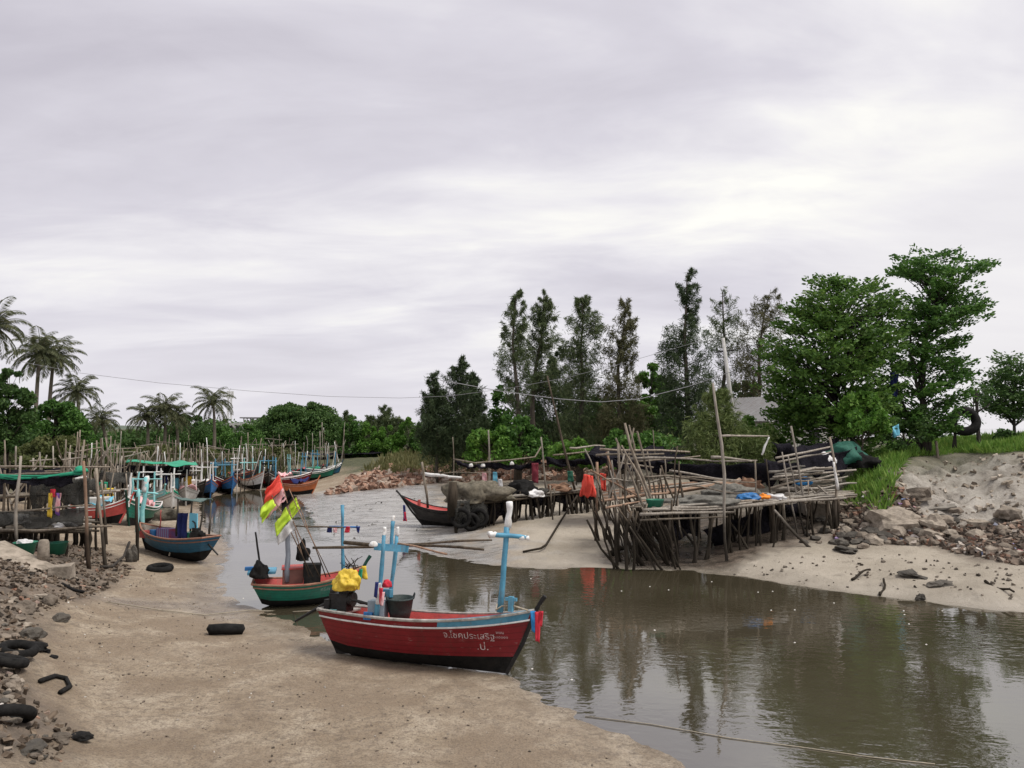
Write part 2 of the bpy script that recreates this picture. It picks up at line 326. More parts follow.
ROCKD = mat('dark_wet_rock', (.10, .088, .072), (.05, .045, .038), rough=.8, scale=3, bump=1., bscale=9, rand=.3)
BARK = mat('grey_brown_bark', (.12, .10, .08), (.06, .05, .04), rough=.95, scale=4, stretch=(3, 3, .8), bump=.8, bscale=12)
BARK_D = mat('dark_bark', (.035, .03, .026), (.06, .052, .044), rough=.95, scale=4, stretch=(3, 3, .8), bump=.8, bscale=12)
PALMBARK = mat('palm_bark', (.19, .16, .125), (.11, .095, .075), rough=.95, scale=3, stretch=(1, 1, 5), bump=.6, bscale=7)
ROPE = mat('tan_rope', (.38, .33, .25), (.25, .22, .17), rough=.9, scale=12)
CABLE = mat('grey_cable', (.30, .30, .31), (.24, .24, .25), rough=.7, scale=12)
ROOFG = mat('grey_roof_sheet', (.26, .26, .26), (.16, .15, .15), rough=.7, scale=3, stretch=(6, .5, 1), bump=.3, stain=(.14, .10, .08))
WALLW = mat('whitewashed_wall', (.62, .61, .58), (.45, .43, .40), rough=.85, scale=2, bump=.2, stain=(.25, .23, .2))
GLASSD = mat('dark_opening', (.02, .02, .022), (.035, .033, .03), rough=.4, scale=3)
PLAID = None


def see_through(m, f):
    """open mesh: part of the light goes straight through the net"""
    nt = m.node_tree; o = nt.nodes['Material Output']; b = nt.nodes['Principled BSDF']; t = N(nt, 'ShaderNodeBsdfTransparent'); x = N(nt, 'ShaderNodeMixShader')
    tc = N(nt, 'ShaderNodeTexCoord'); n = N(nt, 'ShaderNodeTexNoise', Scale=1.6, Detail=5., Roughness=.7); nt.links.new(tc.outputs['Object'], n.inputs['Vector'])
    mr = N(nt, 'ShaderNodeMapRange'); mr.inputs[1].default_value = .35; mr.inputs[2].default_value = .7; mr.inputs[3].default_value = f * .3; mr.inputs[4].default_value = f * 2; nt.links.new(n.outputs[0], mr.inputs[0])
    nt.links.new(mr.outputs[0], x.inputs[0]); nt.links.new(b.outputs[0], x.inputs[1]); nt.links.new(t.outputs[0], x.inputs[2]); nt.links.new(x.outputs[0], o.inputs[0])


see_through(BLACKNET, .08); see_through(GREYNET, .22)


def plaid_mat():
    m = bpy.data.materials.new('checked_cloth'); m.use_nodes = True; nt = m.node_tree; L = nt.links.new; b = nt.nodes['Principled BSDF']; b.inputs['Roughness'].default_value = .85
    tc = N(nt, 'ShaderNodeTexCoord'); w = N(nt, 'ShaderNodeTexWave', Scale=2.2, Distortion=.6); w.bands_direction = 'X'; L(tc.outputs['Object'], w.inputs[0])
    rp = ramp(nt, [(0, (.05, .10, .32)), (.35, (.35, .05, .06)), (.6, (.45, .10, .07)), (.85, (.10, .25, .45))]); L(w.outputs[0], rp.inputs[0]); L(rp.outputs[0], b.inputs['Base Color'])
    return m


PLAID = plaid_mat()


# ------------------------------------------------------------------ mesh building
class MB:
    def __init__(s): s.V = []; s.Fc = []; s.M = []

    def face(s, idx, mi=0): s.Fc.append(tuple(idx)); s.M.append(mi)

    def add(s, V, Fs, mi=0):
        o = len(s.V); s.V += [Vector(v) for v in V]
        for f in Fs: s.Fc.append(tuple(i + o for i in f)); s.M.append(mi)
        return s

    def tube(s, pts, rad, n=6, mi=0, caps=True):
        pts = [Vector(p) for p in pts]
        if not hasattr(rad, '__len__'): rad = [rad] * len(pts)
        o = len(s.V); up = None
        for i, p in enumerate(pts):
            t = (pts[min(i + 1, len(pts) - 1)] - pts[max(i - 1, 0)])
            t = t.normalized() if t.length > 1e-9 else Vector((0, 0, 1))
            if up is None: up = t.orthogonal().normalized()
            up = (up - t * up.dot(t)); up = up.normalized() if up.length > 1e-6 else t.orthogonal().normalized()
            w = t.cross(up)
            for k in range(n):
                a = 2 * math.pi * k / n; s.V.append(p + (up * math.cos(a) + w * math.sin(a)) * rad[i])
        for i in range(len(pts) - 1):
            for k in range(n):
                s.face((o + i * n + k, o + i * n + (k + 1) % n, o + (i + 1) * n + (k + 1) % n, o + (i + 1) * n + k), mi)
        if caps:
            s.face(tuple(o + k for k in range(n))[::-1], mi); e = o + (len(pts) - 1) * n; s.face(tuple(e + k for k in range(n)), mi)
        return s

    def stick(s, a, b, r, wob=.03, n=6, mi=0, taper=.75, seg=5):
        a = Vector(a); b = Vector(b); d = b - a; ln = d.length; q = d.orthogonal().normalized(); w = d.normalized().cross(q) if ln else q
        ph = random.uniform(0, 6.3); ph2 = random.uniform(0, 6.3); am = wob * ln * random.uniform(.5, 1.5)
        pts = []; rad = []
        for i in range(seg + 1):
            t = i / seg; e = math.sin(math.pi * t)
            pts.append(a + d * t + (q * math.sin(ph + 2.4 * t) + w * math.cos(ph2 + 4.1 * t)) * am * e + q * random.uniform(-.3, .3) * r)
            rad.append(r * (1 - (1 - taper) * t) * random.uniform(.8, 1.18))
        return s.tube(pts, rad, n, mi)

    def box(s, c, size, rot=None, mi=0, jit=0.):
        c = Vector(c); V = []
        for x in (-.5, .5):
            for y in (-.5, .5):
                for z in (-.5, .5):
                    v = Vector((x * size[0], y * size[1], z * size[2])) + Vector([random.uniform(-jit, jit) for _ in range(3)])
                    V.append(c + (rot @ v if rot else v))
        return s.add(V, [(0, 1, 3, 2), (4, 6, 7, 5), (0, 4, 5, 1), (2, 3, 7, 6), (0, 2, 6, 4), (1, 5, 7, 3)], mi)

    def lathe(s, prof, c=(0, 0, 0), n=20, mi=0, sq=(1, 1)):
        c = Vector(c); o = len(s.V)
        for r, z in prof:
            for k in range(n):
                a = 2 * math.pi * k / n; s.V.append(c + Vector((r * math.cos(a) * sq[0], r * math.sin(a) * sq[1], z)))
        for i in range(len(prof) - 1):
            for k in range(n): s.face((o + i * n + k, o + i * n + (k + 1) % n, o + (i + 1) * n + (k + 1) % n, o + (i + 1) * n + k), mi)
        return s

    def grid(s, fn, nu, nv, mi=0):
        o = len(s.V)
        for i in range(nu + 1):
            for j in range(nv + 1): s.V.append(Vector(fn(i / nu, j / nv)))
        for i in range(nu):
            for j in range(nv):
                a = o + i * (nv + 1) + j; s.face((a, a + nv + 1, a + nv + 2, a + 1), mi)
        return s

    def ico(s, c, r, sub=2, amp=.2, fr=1.5, sc=(1, 1, 1), seed=0, mi=0, flat=0):
        bm = bmesh.new(); bmesh.ops.create_icosphere(bm, subdivisions=sub, radius=1.0); c = Vector(c); V = []
        for v in bm.verts:
            p = v.co.copy(); q = p * fr + Vector((seed * 3.7, seed * 1.3, seed * 5.1))
            k = 1 + amp * mnoise.noise(q) * 1.6 + amp * .55 * mnoise.noise(q * 2.7) + amp * .4 * (.4 - abs(mnoise.noise(q * 5.3)))
            p = p * k
            if flat: p.z = max(p.z, -flat)
            V.append(c + Vector((p.x * r * sc[0], p.y * r * sc[1], p.z * r * sc[2])))
        Fs = [tuple(v.index for v in f.verts) for f in bm.faces]; bm.free()
        return s.add(V, Fs, mi)

    def build(s, name, mats, parent=None, smooth=False, world=False, solid=0.):
        me = bpy.data.meshes.new(name); V = s.V
        if parent is not None and world:
            inv = pmat(parent).inverted(); V = [inv @ v for v in V]
        me.from_pydata([tuple(v) for v in V], [], s.Fc)
        mats = mats if isinstance(mats, (list, tuple)) else [mats]
        for m in mats: me.materials.append(m)
        if len(mats) > 1: me.polygons.foreach_set('material_index', s.M)
        if smooth: me.polygons.foreach_set('use_smooth', [True] * len(me.polygons))
        o = bpy.data.objects.new(name, me); COL.objects.link(o)
        if parent is not None: o.parent = parent
        if solid:
            md = o.modifiers.new('thickness', 'SOLIDIFY'); md.thickness = solid; md.offset = 0
        me.update(); return o


def pmat(o):
    m = Matrix.LocRotScale(o.location, o.rotation_euler, o.scale)
    return pmat(o.parent) @ m if o.parent else m


def tag(o, label, cat, group=None, kind=None):
    if label: o['label'] = label
    if cat: o['category'] = cat
    if group: o['group'] = group
    if kind: o['kind'] = kind
    return o


def empty(name, loc, rz=0, label=None, cat=None, group=None):
    o = bpy.data.objects.new(name, None); COL.objects.link(o); o.location = loc; o.rotation_euler = (0, 0, rz); o.empty_display_size = .2
    return tag(o, label, cat, group)


def recentre(o):
    """put a one-mesh thing's origin at its base"""
    me = o.data; n = len(me.vertices); co = np.empty(n * 3); me.vertices.foreach_get('co', co); co = co.reshape(-1, 3)
    c = co.mean(0); c[2] = co[:, 2].min(); co -= c; me.vertices.foreach_set('co', co.ravel()); o.location = c; me.update(); return o


def pole_thing(name, a, b, r, m, label, cat, group=None, wob=.02, n=7, seg=6):
    o = MB().stick(a, b, r, wob, n, seg=seg).build(name, m, smooth=True); recentre(o); return tag(o, label, cat, group)


# ------------------------------------------------------------------ ground, water, hills
def axis(a, b, fine, lo, hi, g=1.06):
    v = list(np.arange(a, b + 1e-6, fine)); s = fine
    while v[-1] < hi: s *= g; v.append(v[-1] + s)
    s = fine; w = [v[0]]
    while w[-1] > lo: s *= g; w.append(w[-1] - s)
    return np.array(w[:0:-1] + v)


def ground():
    X = axis(-15, 17, .14, -4000, 4000, 1.07); Y = axis(10, 42, .14, 6, 6000, 1.035)
    gx, gy = np.meshgrid(X, Y, indexing='xy'); P = np.stack([gx.ravel(), gy.ravel()], 1); z = heights(P)
    nx, ny = len(X), len(Y)
    me = bpy.data.meshes.new('ground'); me.vertices.add(len(P)); me.vertices.foreach_set('co', np.column_stack([P, z]).ravel())
    i, j = np.meshgrid(np.arange(nx - 1), np.arange(ny - 1), indexing='xy'); a = (j * nx + i).ravel()
    q = np.stack([a, a + 1, a + nx + 1, a + nx], 1); me.loops.add(q.size); me.loops.foreach_set('vertex_index', q.ravel().astype(np.int32))
    me.polygons.add(len(q)); me.polygons.foreach_set('loop_start', np.arange(0, q.size, 4, dtype=np.int32)); me.polygons.foreach_set('loop_total', np.full(len(q), 4, np.int32))
    me.update(); me.validate(); me.polygons.foreach_set('use_smooth', np.ones(len(q), bool))

    def fz(poly, soft): return np.clip(.5 - poly_sd(P, poly) / soft + vnoise(P, .9, 21) * .8 + vnoise(P, .3, 22) * .5, 0, 1)
    gr = fz(Z_GRASS, 1.2)
    far = np.clip((z - 1.9) / .6, 0, 1) * np.clip((P[:, 1] - 36) / 10, 0, 1) * (P[:, 0] > -60)
    gr = np.maximum(gr, far * np.clip(.8 + vnoise(P, 3, 23), 0, 1))
    gr = np.maximum(gr, np.clip((P[:, 1] - 95) / 15, 0, 1) * np.clip(z * 2, 0, 1))
    gr = np.maximum(gr, np.clip((z - .9) / .6 + vnoise(P, 2, 26), 0, 1) * (P[:, 0] < -8) * np.clip((P[:, 1] - 42) / 8, 0, 1))
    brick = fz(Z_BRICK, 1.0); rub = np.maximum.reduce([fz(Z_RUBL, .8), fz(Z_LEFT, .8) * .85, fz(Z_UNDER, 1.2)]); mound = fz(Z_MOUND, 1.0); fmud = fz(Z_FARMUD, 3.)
    sd = poly_sd(P, WP); under = fz(Z_UNDER, 1.5); wet = np.clip(np.exp(-np.maximum(sd, 0) / 1.1) * .9 + fmud * .8 + under * .8 + vnoise(P, 1.2, 24) * .15, 0, 1)  # the part below the jetty also darkens for shadow
    # wet runnels on the left beach near the small boats
    wl = zone([(200, 565, .1), (250, 600, .06), (300, 625, .05), (330, 645, .05), (300, 650, .08), (240, 622, .1), (175, 612, .15), (110, 605, .35), (110, 598, .4), (180, 600, .15)])
    wet = np.maximum(wet, np.clip(.6 - poly_sd(P, wl) / .9 + vnoise(P, .8, 25) * .5, 0, 1) * .8)
    c1 = me.color_attributes.new('zone', 'FLOAT_COLOR', 'POINT'); c1.data.foreach_set('color', np.column_stack([gr, brick, rub, wet]).astype(np.float32).ravel())
    right = np.clip((P[:, 0] + 2.0) / 3.0, 0, 1) * np.clip((P[:, 1] - 21) / 3, 0, 1)
    c2 = me.color_attributes.new('area', 'FLOAT_COLOR', 'POINT'); c2.data.foreach_set('color', np.column_stack([mound, fmud, right, np.ones(len(P))]).astype(np.float32).ravel())
    m = bpy.data.materials.new('tidal_ground'); m.use_nodes = True; nt = m.node_tree; L = nt.links.new; b = nt.nodes['Principled BSDF']
    ge = N(nt, 'ShaderNodeNewGeometry'); pos = ge.outputs['Position']
    az = N(nt, 'ShaderNodeVertexColor', _layer_name='zone'); ar = N(nt, 'ShaderNodeVertexColor', _layer_name='area')
    sz = N(nt, 'ShaderNodeSeparateColor'); L(az.outputs[0], sz.inputs[0]); sa = N(nt, 'ShaderNodeSeparateColor'); L(ar.outputs[0], sa.inputs[0])

    def noi(scale, det=6., rg=.6, vec=pos, dist=0.):
        n = N(nt, 'ShaderNodeTexNoise', Scale=scale, Detail=det, Roughness=rg, Distortion=dist); L(vec, n.inputs['Vector']); return n.outputs[0]

    def mixc(fac, a, bcol):
        x = N(nt, 'ShaderNodeMix', _data_type='RGBA')
        for sock, v in ((0, fac), (6, a), (7, bcol)):
            if isinstance(v, (tuple, float)): x.inputs[sock].default_value = v if isinstance(v, float) else tuple(v) + (1,)
            else: L(v, x.inputs[sock])
        return x.outputs[2]

    def rmp(v, stops):
        r = ramp(nt, stops); L(v, r.inputs[0]); return r.outputs[0]
    # left beach: coarse brown sand with darker trampled patches; right flats: smoother grey-beige silt
    nA = noi(.9, 8., .68, dist=.4); nB = noi(7., 8., .72); nC = noi(.35, 6., .6)
    sandL = rmp(nA, [(.34, (.235, .175, .115)), (.5, (.375, .30, .212)), (.64, (.475, .395, .295))])
    sandL = mixc(rmp(nB, [(.38, (.7, .7, .7)), (.52, (0, 0, 0))]), sandL, (.15, .115, .083))
    sandR = rmp(nC, [(.35, (.30, .258, .20)), (.6, (.41, .36, .29))])
    sandR = mixc(rmp(noi(1.6, 8., .7), [(.30, (.6, .6, .6)), (.44, (0, 0, 0))]), sandR, (.16, .135, .105))
    pat = rmp(noi(.42, 7., .7, dist=.8), [(.40, (.85, .85, .85)), (.56, (0, 0, 0))]); sandL = mixc(pat, sandL, (.25, .187, .125))
    sandL = mixc(rmp(noi(26., 5., .65), [(.36, (.75, .75, .75)), (.50, (0, 0, 0))]), sandL, (.14, .105, .075)); sandL = mixc(rmp(noi(34., 4., .6), [(.60, (0, 0, 0)), (.72, (.6, .6, .6))]), sandL, (.50, .44, .36))
    base = mixc(sa.outputs[2], sandL, sandR)
    smp = N(nt, 'ShaderNodeMapping'); smp.inputs['Scale'].default_value = (.45, 1.3, 1); L(pos, smp.inputs[0])
    fm = rmp(noi(1.1, 9., .74, smp.outputs[0], .5), [(.34, (.08, .072, .063)), (.44, (.31, .296, .275)), (.58, (.47, .455, .43))]); base = mixc(sa.outputs[1], base, fm)
    mo = rmp(noi(1.1, 9., .72), [(.34, (.12, .105, .09)), (.45, (.30, .268, .23)), (.62, (.45, .415, .365))]); base = mixc(sa.outputs[0], base, mo)
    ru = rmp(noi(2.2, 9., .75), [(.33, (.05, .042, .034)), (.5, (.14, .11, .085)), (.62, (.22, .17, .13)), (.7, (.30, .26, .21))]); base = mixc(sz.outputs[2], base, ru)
    br = rmp(noi(2., 9., .75), [(.33, (.09, .05, .035)), (.5, (.26, .14, .09)), (.68, (.40, .24, .17))]); base = mixc(sz.outputs[1], base, br)
    gcol = rmp(noi(1.2, 8., .7), [(.35, (.04, .045, .022)), (.55, (.075, .078, .034)), (.7, (.14, .115, .07))]); base = mixc(sz.outputs[0], base, gcol)
    wetc = N(nt, 'ShaderNodeHueSaturation', Value=.66, Saturation=.9); L(base, wetc.inputs['Color'])
    base = mixc(az.outputs['Alpha'], base, wetc.outputs[0]); L(base, b.inputs['Base Color'])
    nW = noi(1.3, 6., .65, dist=.5); pud = rmp(nW, [(.42, (1, 1, 1)), (.58, (0, 0, 0))])
    rgh = N(nt, 'ShaderNodeMapRange'); rgh.inputs[3].default_value = .9; rgh.inputs[4].default_value = .3; L(az.outputs['Alpha'], rgh.inputs[0])
    pm = N(nt, 'ShaderNodeMath', _operation='MULTIPLY'); L(pud, pm.inputs[0]); L(az.outputs['Alpha'], pm.inputs[1])
    rg2 = N(nt, 'ShaderNodeMix', _data_type='FLOAT'); L(pm.outputs[0], rg2.inputs[0]); L(rgh.outputs[0], rg2.inputs[2]); rg2.inputs[3].default_value = .12
    L(rg2.outputs[0], b.inputs['Roughness']); b.inputs['Specular IOR Level'].default_value = .45
    hsum = N(nt, 'ShaderNodeMath', _operation='MULTIPLY_ADD', i1=.35); L(noi(18., 8., .7), hsum.inputs[0]); L(noi(3.2, 8., .7), hsum.inputs[2])
    bs = N(nt, 'ShaderNodeMapRange'); bs.inputs[3].default_value = 1.0; bs.inputs[4].default_value = .22; L(az.outputs['Alpha'], bs.inputs[0])
    bp = N(nt, 'ShaderNodeBump', Distance=.16); L(bs.outputs[0], bp.inputs['Strength']); L(hsum.outputs[0], bp.inputs['Height']); L(bp.outputs[0], b.inputs['Normal'])
    me.materials.append(m); o = bpy.data.objects.new('ground', me); COL.objects.link(o); o['kind'] = 'structure'
    tag(o, 'brown sand beach, grey tidal mud flats and raised earth banks of the creek', 'ground')


ground()


def water():
    mb = MB().add([(-4000, 5, 0), (4000, 5, 0), (4000, 6000, 0), (-4000, 6000, 0)], [(0, 1, 2, 3)])
    m = bpy.data.materials.new('murky_creek_water'); m.use_nodes = True; nt = m.node_tree; L = nt.links.new; b = nt.nodes['Principled BSDF']
    b.inputs['IOR'].default_value = 2.6; b.inputs['Roughness'].default_value = .03; b.inputs['Specular IOR Level'].default_value = .5
    ge = N(nt, 'ShaderNodeNewGeometry'); n0 = N(nt, 'ShaderNodeTexNoise', Scale=.25, Detail=4.); L(ge.outputs['Position'], n0.inputs['Vector'])
    rp = ramp(nt, [(.35, (.043, .036, .022)), (.65, (.062, .053, .035))]); L(n0.outputs[0], rp.inputs[0]); L(rp.outputs[0], b.inputs['Base Color'])
    mp = N(nt, 'ShaderNodeMapping'); mp.inputs['Scale'].default_value = (1.0, 1.5, 1); mp.inputs['Rotation'].default_value = (0, 0, R(12)); L(ge.outputs['Position'], mp.inputs[0])
    n1 = N(nt, 'ShaderNodeTexNoise', Scale=2.6, Detail=3., Roughness=.5, Distortion=.3); L(mp.outputs[0], n1.inputs['Vector'])
    n2 = N(nt, 'ShaderNodeTexNoise', Scale=.22, Detail=2.); L(ge.outputs['Position'], n2.inputs['Vector'])
    mr = N(nt, 'ShaderNodeMapRange'); mr.inputs[1].default_value = .42; mr.inputs[2].default_value = .62; mr.inputs[3].default_value = .01; mr.inputs[4].default_value = .055; L(n2.outputs[0], mr.inputs[0])
    bp = N(nt, 'ShaderNodeBump', Distance=.25); L(mr.outputs[0], bp.inputs['Strength']); L(n1.outputs[0], bp.inputs['Height']); L(bp.outputs[0], b.inputs['Normal'])
    o = mb.build('water', m); tag(o, 'murky still creek water with faint ripples', 'water', kind='structure')


water()


def hills():
    m = mat('hill_woods', (.06, .085, .06), (.10, .12, .085), scale=.02, rand=0)
    for x0, x1, d, hh, sd_ in ((-2300, -1150, 2600, 34, 1), (-2000, -1500, 2300, 26, 5)):
        mb = MB()

        def fn(u, v):
            x = x0 + (x1 - x0) * u; e = math.sin(math.pi * u) ** .6
            z = hh * e * (.75 + .4 * mnoise.noise(Vector((u * 6 + sd_, sd_, 0)))) * (math.sin(math.pi * v) ** .8)
            return (x, d + (v - .5) * 700, z)
        mb.grid(fn, 40, 12); o = mb.build('hills', m, smooth=True); tag(o, None, None, kind='structure')


hills()


# ------------------------------------------------------------------ foliage
def leaf_mesh(name, C, D, S, aspect, m, parent=None, fold=.0, origin=(0, 0, 0)):
    """many leaf quads: centres C, long-axis directions D, lengths S"""
    n = len(C); D = D / (np.linalg.norm(D, axis=1, keepdims=True) + 1e-9)
    r = rng.normal(size=(n, 3)); W = np.cross(D, r); W /= (np.linalg.norm(W, axis=1, keepdims=True) + 1e-9)
    a = D * (S * .5)[:, None]; b = W * (S * .5 * aspect)[:, None]
    V = np.stack([C - a, C + b * 1.0, C + a, C - b * 1.0], 1).reshape(-1, 3) - np.array(origin)
    me = bpy.data.meshes.new(name); me.vertices.add(4 * n); me.vertices.foreach_set('co', V.astype(np.float32).ravel())
    me.loops.add(4 * n); me.loops.foreach_set('vertex_index', np.arange(4 * n, dtype=np.int32)); me.polygons.add(n)
    me.polygons.foreach_set('loop_start', np.arange(0, 4 * n, 4, dtype=np.int32)); me.polygons.foreach_set('loop_total', np.full(n, 4, np.int32))
    me.update(); me.materials.append(m); o = bpy.data.objects.new(name, me); COL.objects.link(o)
    if parent is not None: o.parent = parent
    return o


LEAF = {
    'casuarina': leaf_mat('needle_foliage', [(0.2, (0.05, 0.077, 0.031)), (0.5, (0.095, 0.131, 0.055)), (0.8, (0.17, 0.199, 0.095))]),
    'casuarina_dark': leaf_mat('dark_needle_foliage', [(0.2, (0.03, 0.049, 0.025)), (0.5, (0.059, 0.09, 0.04)), (0.8, (0.112, 0.149, 0.07))]),
    'casuarina_olive': leaf_mat('olive_needle_foliage', [(0.2, (0.062, 0.069, 0.03)), (0.5, (0.117, 0.117, 0.055)), (0.8, (0.166, 0.159, 0.083))]),
    'broad': leaf_mat('broad_foliage', [(0.2, (0.029, 0.079, 0.016)), (0.5, (0.064, 0.151, 0.028)), (0.8, (0.129, 0.245, 0.051))]),
    'broad_warm': leaf_mat('warm_green_foliage', [(0.15, (0.027, 0.069, 0.014)), (0.45, (0.069, 0.144, 0.025)), (0.7, (0.125, 0.225, 0.044)), (0.9, (0.213, 0.275, 0.075))]),
    'broad_bright': leaf_mat('bright_foliage', [(0.2, (0.053, 0.128, 0.018)), (0.5, (0.09, 0.203, 0.03)), (0.8, (0.165, 0.285, 0.053))]),
    'broad_dark': leaf_mat('dark_foliage', [(0.2, (0.031, 0.072, 0.021)), (0.5, (0.063, 0.123, 0.033)), (0.8, (0.119, 0.202, 0.056))]),
    'tamarisk': leaf_mat('tamarisk_foliage', [(0.2, (0.062, 0.094, 0.027)), (0.5, (0.119, 0.163, 0.05)), (0.8, (0.213, 0.25, 0.088))]),
    'olive': leaf_mat('olive_foliage', [(0.2, (0.063, 0.081, 0.025)), (0.5, (0.109, 0.127, 0.044)), (0.8, (0.172, 0.184, 0.069))]),
    'palm': leaf_mat('palm_foliage', [(0.2, (0.052, 0.068, 0.033)), (0.5, (0.092, 0.107, 0.051)), (0.8, (0.171, 0.164, 0.081))]),
    'grass': leaf_mat('grass_blades', [(0.2, (0.09, 0.179, 0.029)), (0.5, (0.146, 0.277, 0.046)), (0.8, (0.26, 0.358, 0.081))]),
    'reed': leaf_mat('reed_blades', [(.2, (.035, .045, .018)), (.5, (.07, .085, .03)), (.8, (.12, .13, .05))]),
    'drygrass': leaf_mat('dry_grass_blades', [(.2, (.09, .10, .035)), (.5, (.15, .15, .06)), (.8, (.24, .21, .10))]),
}


def tree(name, label, cat, rows, d, kind='broad', leaf='broad', ncl=60, per=120, size=.22, trunk=None, group=None, bark=None, base=None, density=1.0, clr=None, lean=0., zb=None, flat=.45, limbs=True, stems=1):
    """rows: (photo y, x left, x right) of the crown's outline, at distance d; a trunk, limbs to the leaf clusters, leaves"""
    rows = sorted(rows); ys = [r[0] for r in rows]; pxm = d / F
    xc_b = base if base is not None else .5 * (rows[-1][1] + rows[-1][2])
    bp = at(xc_b, 440, d); bz = gz(bp.x, bp.y) if zb is None else zb; root = empty(name, (bp.x, bp.y, bz), 0, label, cat, group)
    org = Vector((bp.x, bp.y, bz))

    def ext(y):
        for a, b in zip(rows, rows[1:]):
            if a[0] <= y <= b[0]:
                t = (y - a[0]) / max(b[0] - a[0], 1e-6); return a[1] + (b[1] - a[1]) * t, a[2] + (b[2] - a[2]) * t
        return rows[-1][1:]
    wts = []; yy = np.linspace(ys[0], ys[-1], 60)
    for y in yy: l, r = ext(y); wts.append(max(r - l, 2) ** 1.15)
    wts = np.array(wts); wts /= wts.sum(); cl = []
    depth_scale = .8
    for i in range(ncl):
        y = rng.choice(yy, p=wts) + rng.uniform(-1, 1) * (ys[-1] - ys[0]) / 60; l, r = ext(min(max(y, ys[0]), ys[-1])); hw = max((r - l) / 2, 1.5)
        t = rng.uniform(-1, 1); t = np.sign(t) * abs(t) ** .75; x = (l + r) / 2 + t * hw * .93
        dz = rng.uniform(-1, 1) * math.sqrt(max(1 - t * t, .05)) * hw * pxm * depth_scale
        cl.append((Vector(at(x, y, d + dz)), hw * pxm))
    if kind == 'casuarina':
        for i in range(16):
            y = ys[0] + (ys[-1] - ys[0]) * (i + rng.uniform(0, 1)) / 26; l, r = ext(y); cl.append((Vector(at((l + r) / 2 + rng.uniform(-.25, .25) * (r - l), y, d + rng.uniform(-.3, .3))), max((r - l) / 2, 2.0) * pxm * .55))
    top = at(.5 * sum(ext(ys[0])), ys[0], d); hgt = top.z - bz
    Cs = []; Ds = []; Ss = []
    lb = MB(); crown_lo = at(CX, ys[-1], d).z
    tr = MB(); r0 = trunk or hgt * .018
    axis_pts = []
    for i in range(9):
        t = i / 8; z = bz + hgt * .97 * t
        pyy = HZ - (z - H) * F / d; l, r = ext(min(max(pyy, ys[0]), ys[-1])); xm = at(.5 * (l + r), CY, d).x
        k = min(1, max(0, (z - crown_lo) / max(hgt * .3, .1)))
        axis_pts.append(Vector((org.x + (xm - org.x) * k * (.9 if kind != 'casuarina' else 1.) + math.sin(t * 5 + org.x) * hgt * .008, d + math.cos(t * 4 + org.x) * hgt * .01, z)))
    top_k = 8 if kind in ('casuarina',) else 6
    tr.tube([org + Vector((0, 0, -.3))] + axis_pts[1:top_k + 1], [r0 * 1.25] + [max(r0 * (1 - .85 * (i / 8)), .02) for i in range(1, top_k + 1)], 8)
    for s_ in range(1, stems):
        off = Vector((rng.uniform(-.5, .5), rng.uniform(-.4, .4), 0)); q = axis_pts[5] + Vector((rng.uniform(-1, 1) * hgt * .14, rng.uniform(-1, 1) * hgt * .1, 0))
        tr.stick(org + off + Vector((0, 0, -.3)), q, r0 * .7, .04, 7, taper=.4)
    def axis_at(z):
        t = (z - bz) / (hgt * .97) * 8; i = int(min(max(t, 0), top_k - 1)); f = min(max(t - i, 0), 1)
        return axis_pts[i].lerp(axis_pts[i + 1], f)
    for c, hw in cl:
        if limbs:
            up = .5 if kind == 'casuarina' else .9
            za = c.z - (c - axis_at(c.z)).length * up * rng.uniform(.5, 1.0); a = axis_at(max(za, bz + hgt * .18))
            mid = a.lerp(c, .55) + Vector((0, 0, (c - a).length * .08)); ln = (c - a).length
            tr.tube([a, mid, c], [max(.012, min(ln * .018, r0 * .6)), max(.01, ln * .011), .008], 5)
        else: a = axis_at(c.z)
        out = Vector((c.x - a.x, c.y - a.y, 0)); out = out.normalized() if out.length > .01 else Vector((rng.normal(), rng.normal(), 0)).normalized()
        n = int(per * rng.uniform(.5, 1.4) * density * (1.05 if kind == 'casuarina' else 1))
        if kind == 'casuarina':   # a feathery upswept bough of drooping needle tufts
            ln = max(hw * 1.0, .55) * rng.uniform(.5, 1.1); t = rng.uniform(-.7, .55, n); dirv = np.array(out) * .6 + np.array([0, 0, .75]) + rng.normal(size=3) * .32
            sp = (.07 + .16 * (.6 - t)) * ln
            P = np.array(c) + dirv * (t * ln)[:, None] + rng.normal(size=(n, 3)) * sp[:, None]
            Dv = np.array([0, 0, -.5]) + dirv * .35 + rng.normal(size=(n, 3)) * .55
        elif kind == 'flat':      # tiered, near-horizontal sprays reaching outwards and up at their tips
            ln = rng.uniform(.7, 1.5); az = math.atan2(out.y, out.x) + rng.normal() * .7; dirv = np.array([math.cos(az), math.sin(az), .30]); sd = np.array([-math.sin(az), math.cos(az), 0])
            t = rng.uniform(-1, 1, n); P = np.array(c) + dirv * (t * ln)[:, None] + sd * (rng.normal(size=n) * .26 * (1.15 - t * .6))[:, None] + np.array([0, 0, 1]) * (rng.normal(size=n) * .11)[:, None]
            Dv = dirv * .6 + sd * rng.normal(size=n)[:, None] * .8 + np.array([0, 0, 1]) * (rng.normal(size=n) * .35 + .05)[:, None]
        else:
            rad = rng.uniform(.5, 1.1) * max(hw * .34, .45); q = rng.normal(size=(n, 3)); q /= np.linalg.norm(q, axis=1, keepdims=True); q *= (rng.uniform(0, 1, n) ** .45)[:, None]
            P = np.array(c) + q * rad * np.array([1, 1, flat + .25]); Dv = rng.normal(size=(n, 3)) + np.array([0, 0, -.25])
        Cs.append(P); Ds.append(Dv); Ss.append(size * (1.45 if kind == 'casuarina' else 1) * rng.uniform(.55, 1.35, n))
    tr.build('trunk', bark or BARK, root, smooth=True, world=True)
